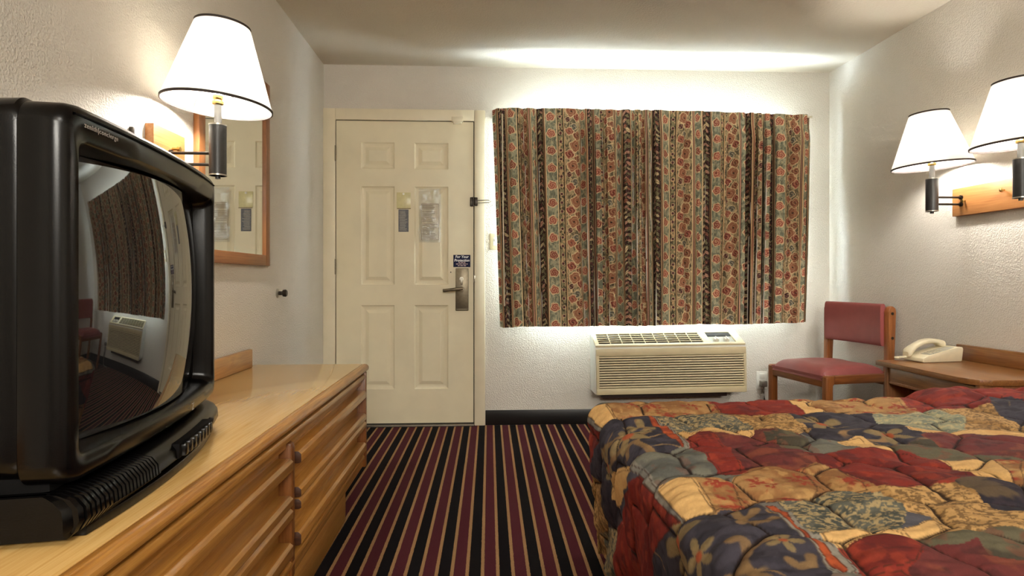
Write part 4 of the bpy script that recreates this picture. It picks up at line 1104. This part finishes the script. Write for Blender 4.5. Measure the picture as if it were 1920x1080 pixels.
c = base(C_(98, 92, 72)); c = mixc(c, C_(72, 66, 54), sstep(.5, .62, n1)); c = mixc(c, C_(120, 80, 62), sstep(.6, .68, n2)*.6); put('olive', c)
c = base(C_(114, 112, 100)); c = mixc(c, C_(92, 92, 86), sstep(.46, .6, n1)); c = mixc(c, C_(118, 84, 72), sstep(.60, .68, n2)*.5); put('gray', c)
c = base(C_(136, 130, 118)); c = mixc(c, C_(112, 108, 102), sstep(.5, .6, n1)); put('grayl', c)
c = base(C_(84, 82, 88)); c = mixc(c, C_(68, 66, 74), sstep(.45, .6, n1)); put('bluegray', c)
c = base(C_(168, 80, 46)); c = mixc(c, C_(140, 62, 40), sstep(.5, .62, n2)); put('rust', c)
# tan floral with rust-red starry blooms
c = base(C_(168, 128, 82)); c = mixc(c, C_(142, 100, 62), sstep(.45, .6, n1))
fc = .105; fi = np.floor(S/fc); fj = np.floor(T/fc)
ux = S-(fi+.5+.4*(_h(fi, fj, 5)-.5))*fc; uy = T-(fj+.5+.4*(_h(fi, fj, 6)-.5))*fc
rr = np.hypot(ux, uy); an = np.arctan2(uy, ux)
pet = .040*(.45+.55*np.abs(np.cos(an*3.5+_h(fi, fj, 7)*6)))*(.8+.5*n2)
c = mixc(c, C_(146, 62, 44), sstep(1.05, .7, rr/pet)*sstep(.34, .46, n3))
c = mixc(c, C_(196, 156, 98), sstep(.60, .68, n2)*.5)
put('tanf', c)
# navy with tan scrolls and lilies
STEMS = [[(.407, .95), (.421, .953), (.428, .943), (.419, .915), (.403, .897), (.398, .878), (.401, .856), (.41, .832)], [(.421, .92), (.449, .937), (.479, .949)],
         [(.363, .895), (.382, .886), (.398, .876)], [(.467, 1.079), (.467, 1.045), (.46, 1.02), (.446, 1.002)], [(.46, 1.024), (.472, 1.015), (.493, 1.008), (.518, 1.025)],
         [(.465, 1.038), (.486, 1.05), (.509, 1.08)], [(.465, .874), (.474, .86), (.495, .865), (.504, .884)], [(.359, 1.521), (.382, 1.561), (.405, 1.559), (.423, 1.464)],
         [(.262, 1.833), (.354, 1.675), (.407, 1.634)], [(.288, 1.668), (.347, 1.599), (.373, 1.573)], [(.461, 1.75), (.469, 1.716), (.46, 1.624), (.439, 1.607)]]
def navy(cb, cb2):
    c = base(cb); c = mixc(c, cb2, sstep(.45, .6, n2))
    ws = fbm(S*5.2, T*5.2, 121, 2); band_ = np.abs(ws-.5)
    c = mixc(c, C_(150, 118, 80), sstep(.020, .010, band_)*sstep(.35, .5, fbm(S*9, T*9, 122, 2))*.95)
    ws = fbm(S*6.3+40, T*6.3, 125, 2)
    c = mixc(c, C_(136, 110, 78), sstep(.015, .007, np.abs(ws-.46))*sstep(.42, .5, fbm(S*8+9, T*8, 126, 2))*.9)
    for st_ in STEMS:
        dm_ = np.full(S.shape, 9.)
        for (x1, y1), (x2, y2) in zip(st_[:-1], st_[1:]):
            ex, ey = x2-x1, y2-y1
            tt_ = np.clip(((S-x1)*ex+(T-y1)*ey)/(ex*ex+ey*ey), 0, 1)
            dm_ = np.minimum(dm_, np.hypot(S-x1-tt_*ex, T-y1-tt_*ey))
        c = mixc(c, C_(132, 104, 70), sstep(.0105, .0065, dm_+.004*(n2-.5))*(.75+.25*n1))
    for fx_, fy_, sc2, ro in ((.324, 1.084, 1.0, .5), (.352, .981, .5, 1.2), (.483, .928, .42, .3), (.437, 1.686, .4, .8), (.62, .83, .8, 1.4), (.40, 1.62, 1.0, 2.2), (.27, 1.72, .9, .2), (.46, 1.70, .7, 1.1), (1.0, 1.70, 1., .9), (1.10, 1.55, .8, 2.), (1.3, 1.62, .6, 2.5)):
        r_ = np.hypot(S-fx_, T-fy_); a2 = np.arctan2(T-fy_, S-fx_)+ro
        pl_ = .085*sc2*(.20+.80*np.abs(np.cos(a2*2.5))**1.3)
        c = mixc(c, C_(142, 120, 82), sstep(1.0, .86, r_/pl_)*(.75+.25*n2))
        c = mixc(c, C_(118, 104, 76), sstep(.5, .75, r_/pl_)*sstep(.95, .8, r_/pl_)*sstep(.35, .6, n3)*.6)
        c = mixc(c, C_(164, 84, 52), sstep(1, .6, r_/(.022*sc2)))
    return c
put('navy', navy(C_(64, 60, 68), C_(52, 49, 56)))
c = base(C_(58, 50, 56)); c = mixc(c, C_(46, 42, 50), sstep(.45, .6, n2)); c = mixc(c, C_(104, 86, 62), sstep(.60, .7, n1)*.7); put('navyd', c)
# gray-green with tan flecks
fl = fbm(S*105+T*40, T*190-S*40, 131, 2); fl2 = fbm(S*95-T*60, T*170+S*70, 132, 2)
c = base(C_(94, 94, 84)); c = mixc(c, C_(74, 76, 70), sstep(.5, .6, n2)); c = mixc(c, C_(170, 148, 106), np.maximum(sstep(.58, .64, fl), sstep(.60, .66, fl2))*.9); put('greens', c)
c = base(C_(150, 150, 122)); c = mixc(c, C_(120, 124, 108), sstep(.45, .6, n2)); c = mixc(c, C_(186, 170, 128), sstep(.58, .64, fl)*.8); put('greenl', c)
c = base(C_(188, 148, 94)); c = mixc(c, C_(160, 122, 74), sstep(.5, .62, n1)); c = mixc(c, C_(108, 82, 52), np.maximum(sstep(.58, .63, fl), sstep(.62, .67, fl2))*.85); put('tans', c)
# piping and crease shade painted dark along the quilting seams
pip = sstep(.0032, .0016, own)
col = mixc(col, C_(62, 40, 30), pip*.75*np.isin(kinds, ['cream', 'grayl', 'red', 'tanf', 'rust']))
crease_dk = sstep(.0040, .0018, edge)
col = mixc(col, C_(38, 26, 22), crease_dk*.92)
col = col*(.88+.24*fbm(S*300, T*300, 140, 2))[..., None]
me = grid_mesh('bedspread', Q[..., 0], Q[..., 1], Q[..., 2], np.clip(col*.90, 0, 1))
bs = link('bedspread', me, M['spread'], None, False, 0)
tag(bs, 'quilted patchwork bedspread in red, navy, tan and cream draped over the bed', 'bedspread')

# ------------------------------------------------------------------ light
def area(name, loc, rot, sx_, sy_, power, rgb, spread=PI):
    l = bpy.data.lights.new(name, 'AREA'); l.shape = 'RECTANGLE'; l.size = sx_; l.size_y = sy_; l.energy = power; l.color = rgb; l.spread = spread
    o = bpy.data.objects.new(name, l); COL.objects.link(o); o.location = loc; o.rotation_euler = rot; return o
# daylight outside the window
area('daylight', ((WX0+WX1)/2, BY+.45, 1.25), (math.radians(-95), 0, 0), 2.3, 1.5, DAY, (.74, .86, 1.0))
area('walkway_bounce', (1.12, 4.66, .03), (PI, 0, 0), 4.2, 1.15, WALK, (.76, .87, 1.0))
# added fill lights behind the camera, not fixtures of the room
area('rear_fill_top', (.75, -1.0, 2.34), (0, 0, 0), .6, .6, FILL_TOP, (1.0, .95, .87))
area('rear_fill_front', (.55, -2.1, 1.95), (math.radians(80), 0, math.radians(-8)), 1.2, .25, FILL_FRONT, (1.0, .955, .86))
w = bpy.data.worlds.new('world'); SC.world = w; w.use_nodes = True
nt = w.node_tree; bg = nt.nodes['Background']
sky = nt.nodes.new('ShaderNodeTexSky'); sky.sky_type = 'HOSEK_WILKIE'; sky.turbidity = 4
nt.links.new(sky.outputs[0], bg.inputs[0]); bg.inputs[1].default_value = 1.0

# ------------------------------------------------------------------ camera
cam = bpy.data.cameras.new('camera'); co = bpy.data.objects.new('camera', cam); COL.objects.link(co)
cam.sensor_width = 36; cam.lens = 1100/1920*36; cam.shift_y = -16/1920; cam.clip_start = .02
co.location = (0, 0, .97); co.rotation_euler = (PI/2, 0, -math.atan(52/1100))
SC.camera = co
SC.view_settings.view_transform = 'Standard'; SC.view_settings.look = 'None'; SC.view_settings.gamma = 1
SC.view_settings.use_curve_mapping = False; SC.view_settings.exposure = EXPO
SC.cycles.use_denoising = True
SC.cycles.max_bounces = 12; SC.cycles.diffuse_bounces = 8; SC.cycles.transparent_max_bounces = 12
SC.cycles.sample_clamp_indirect = 10
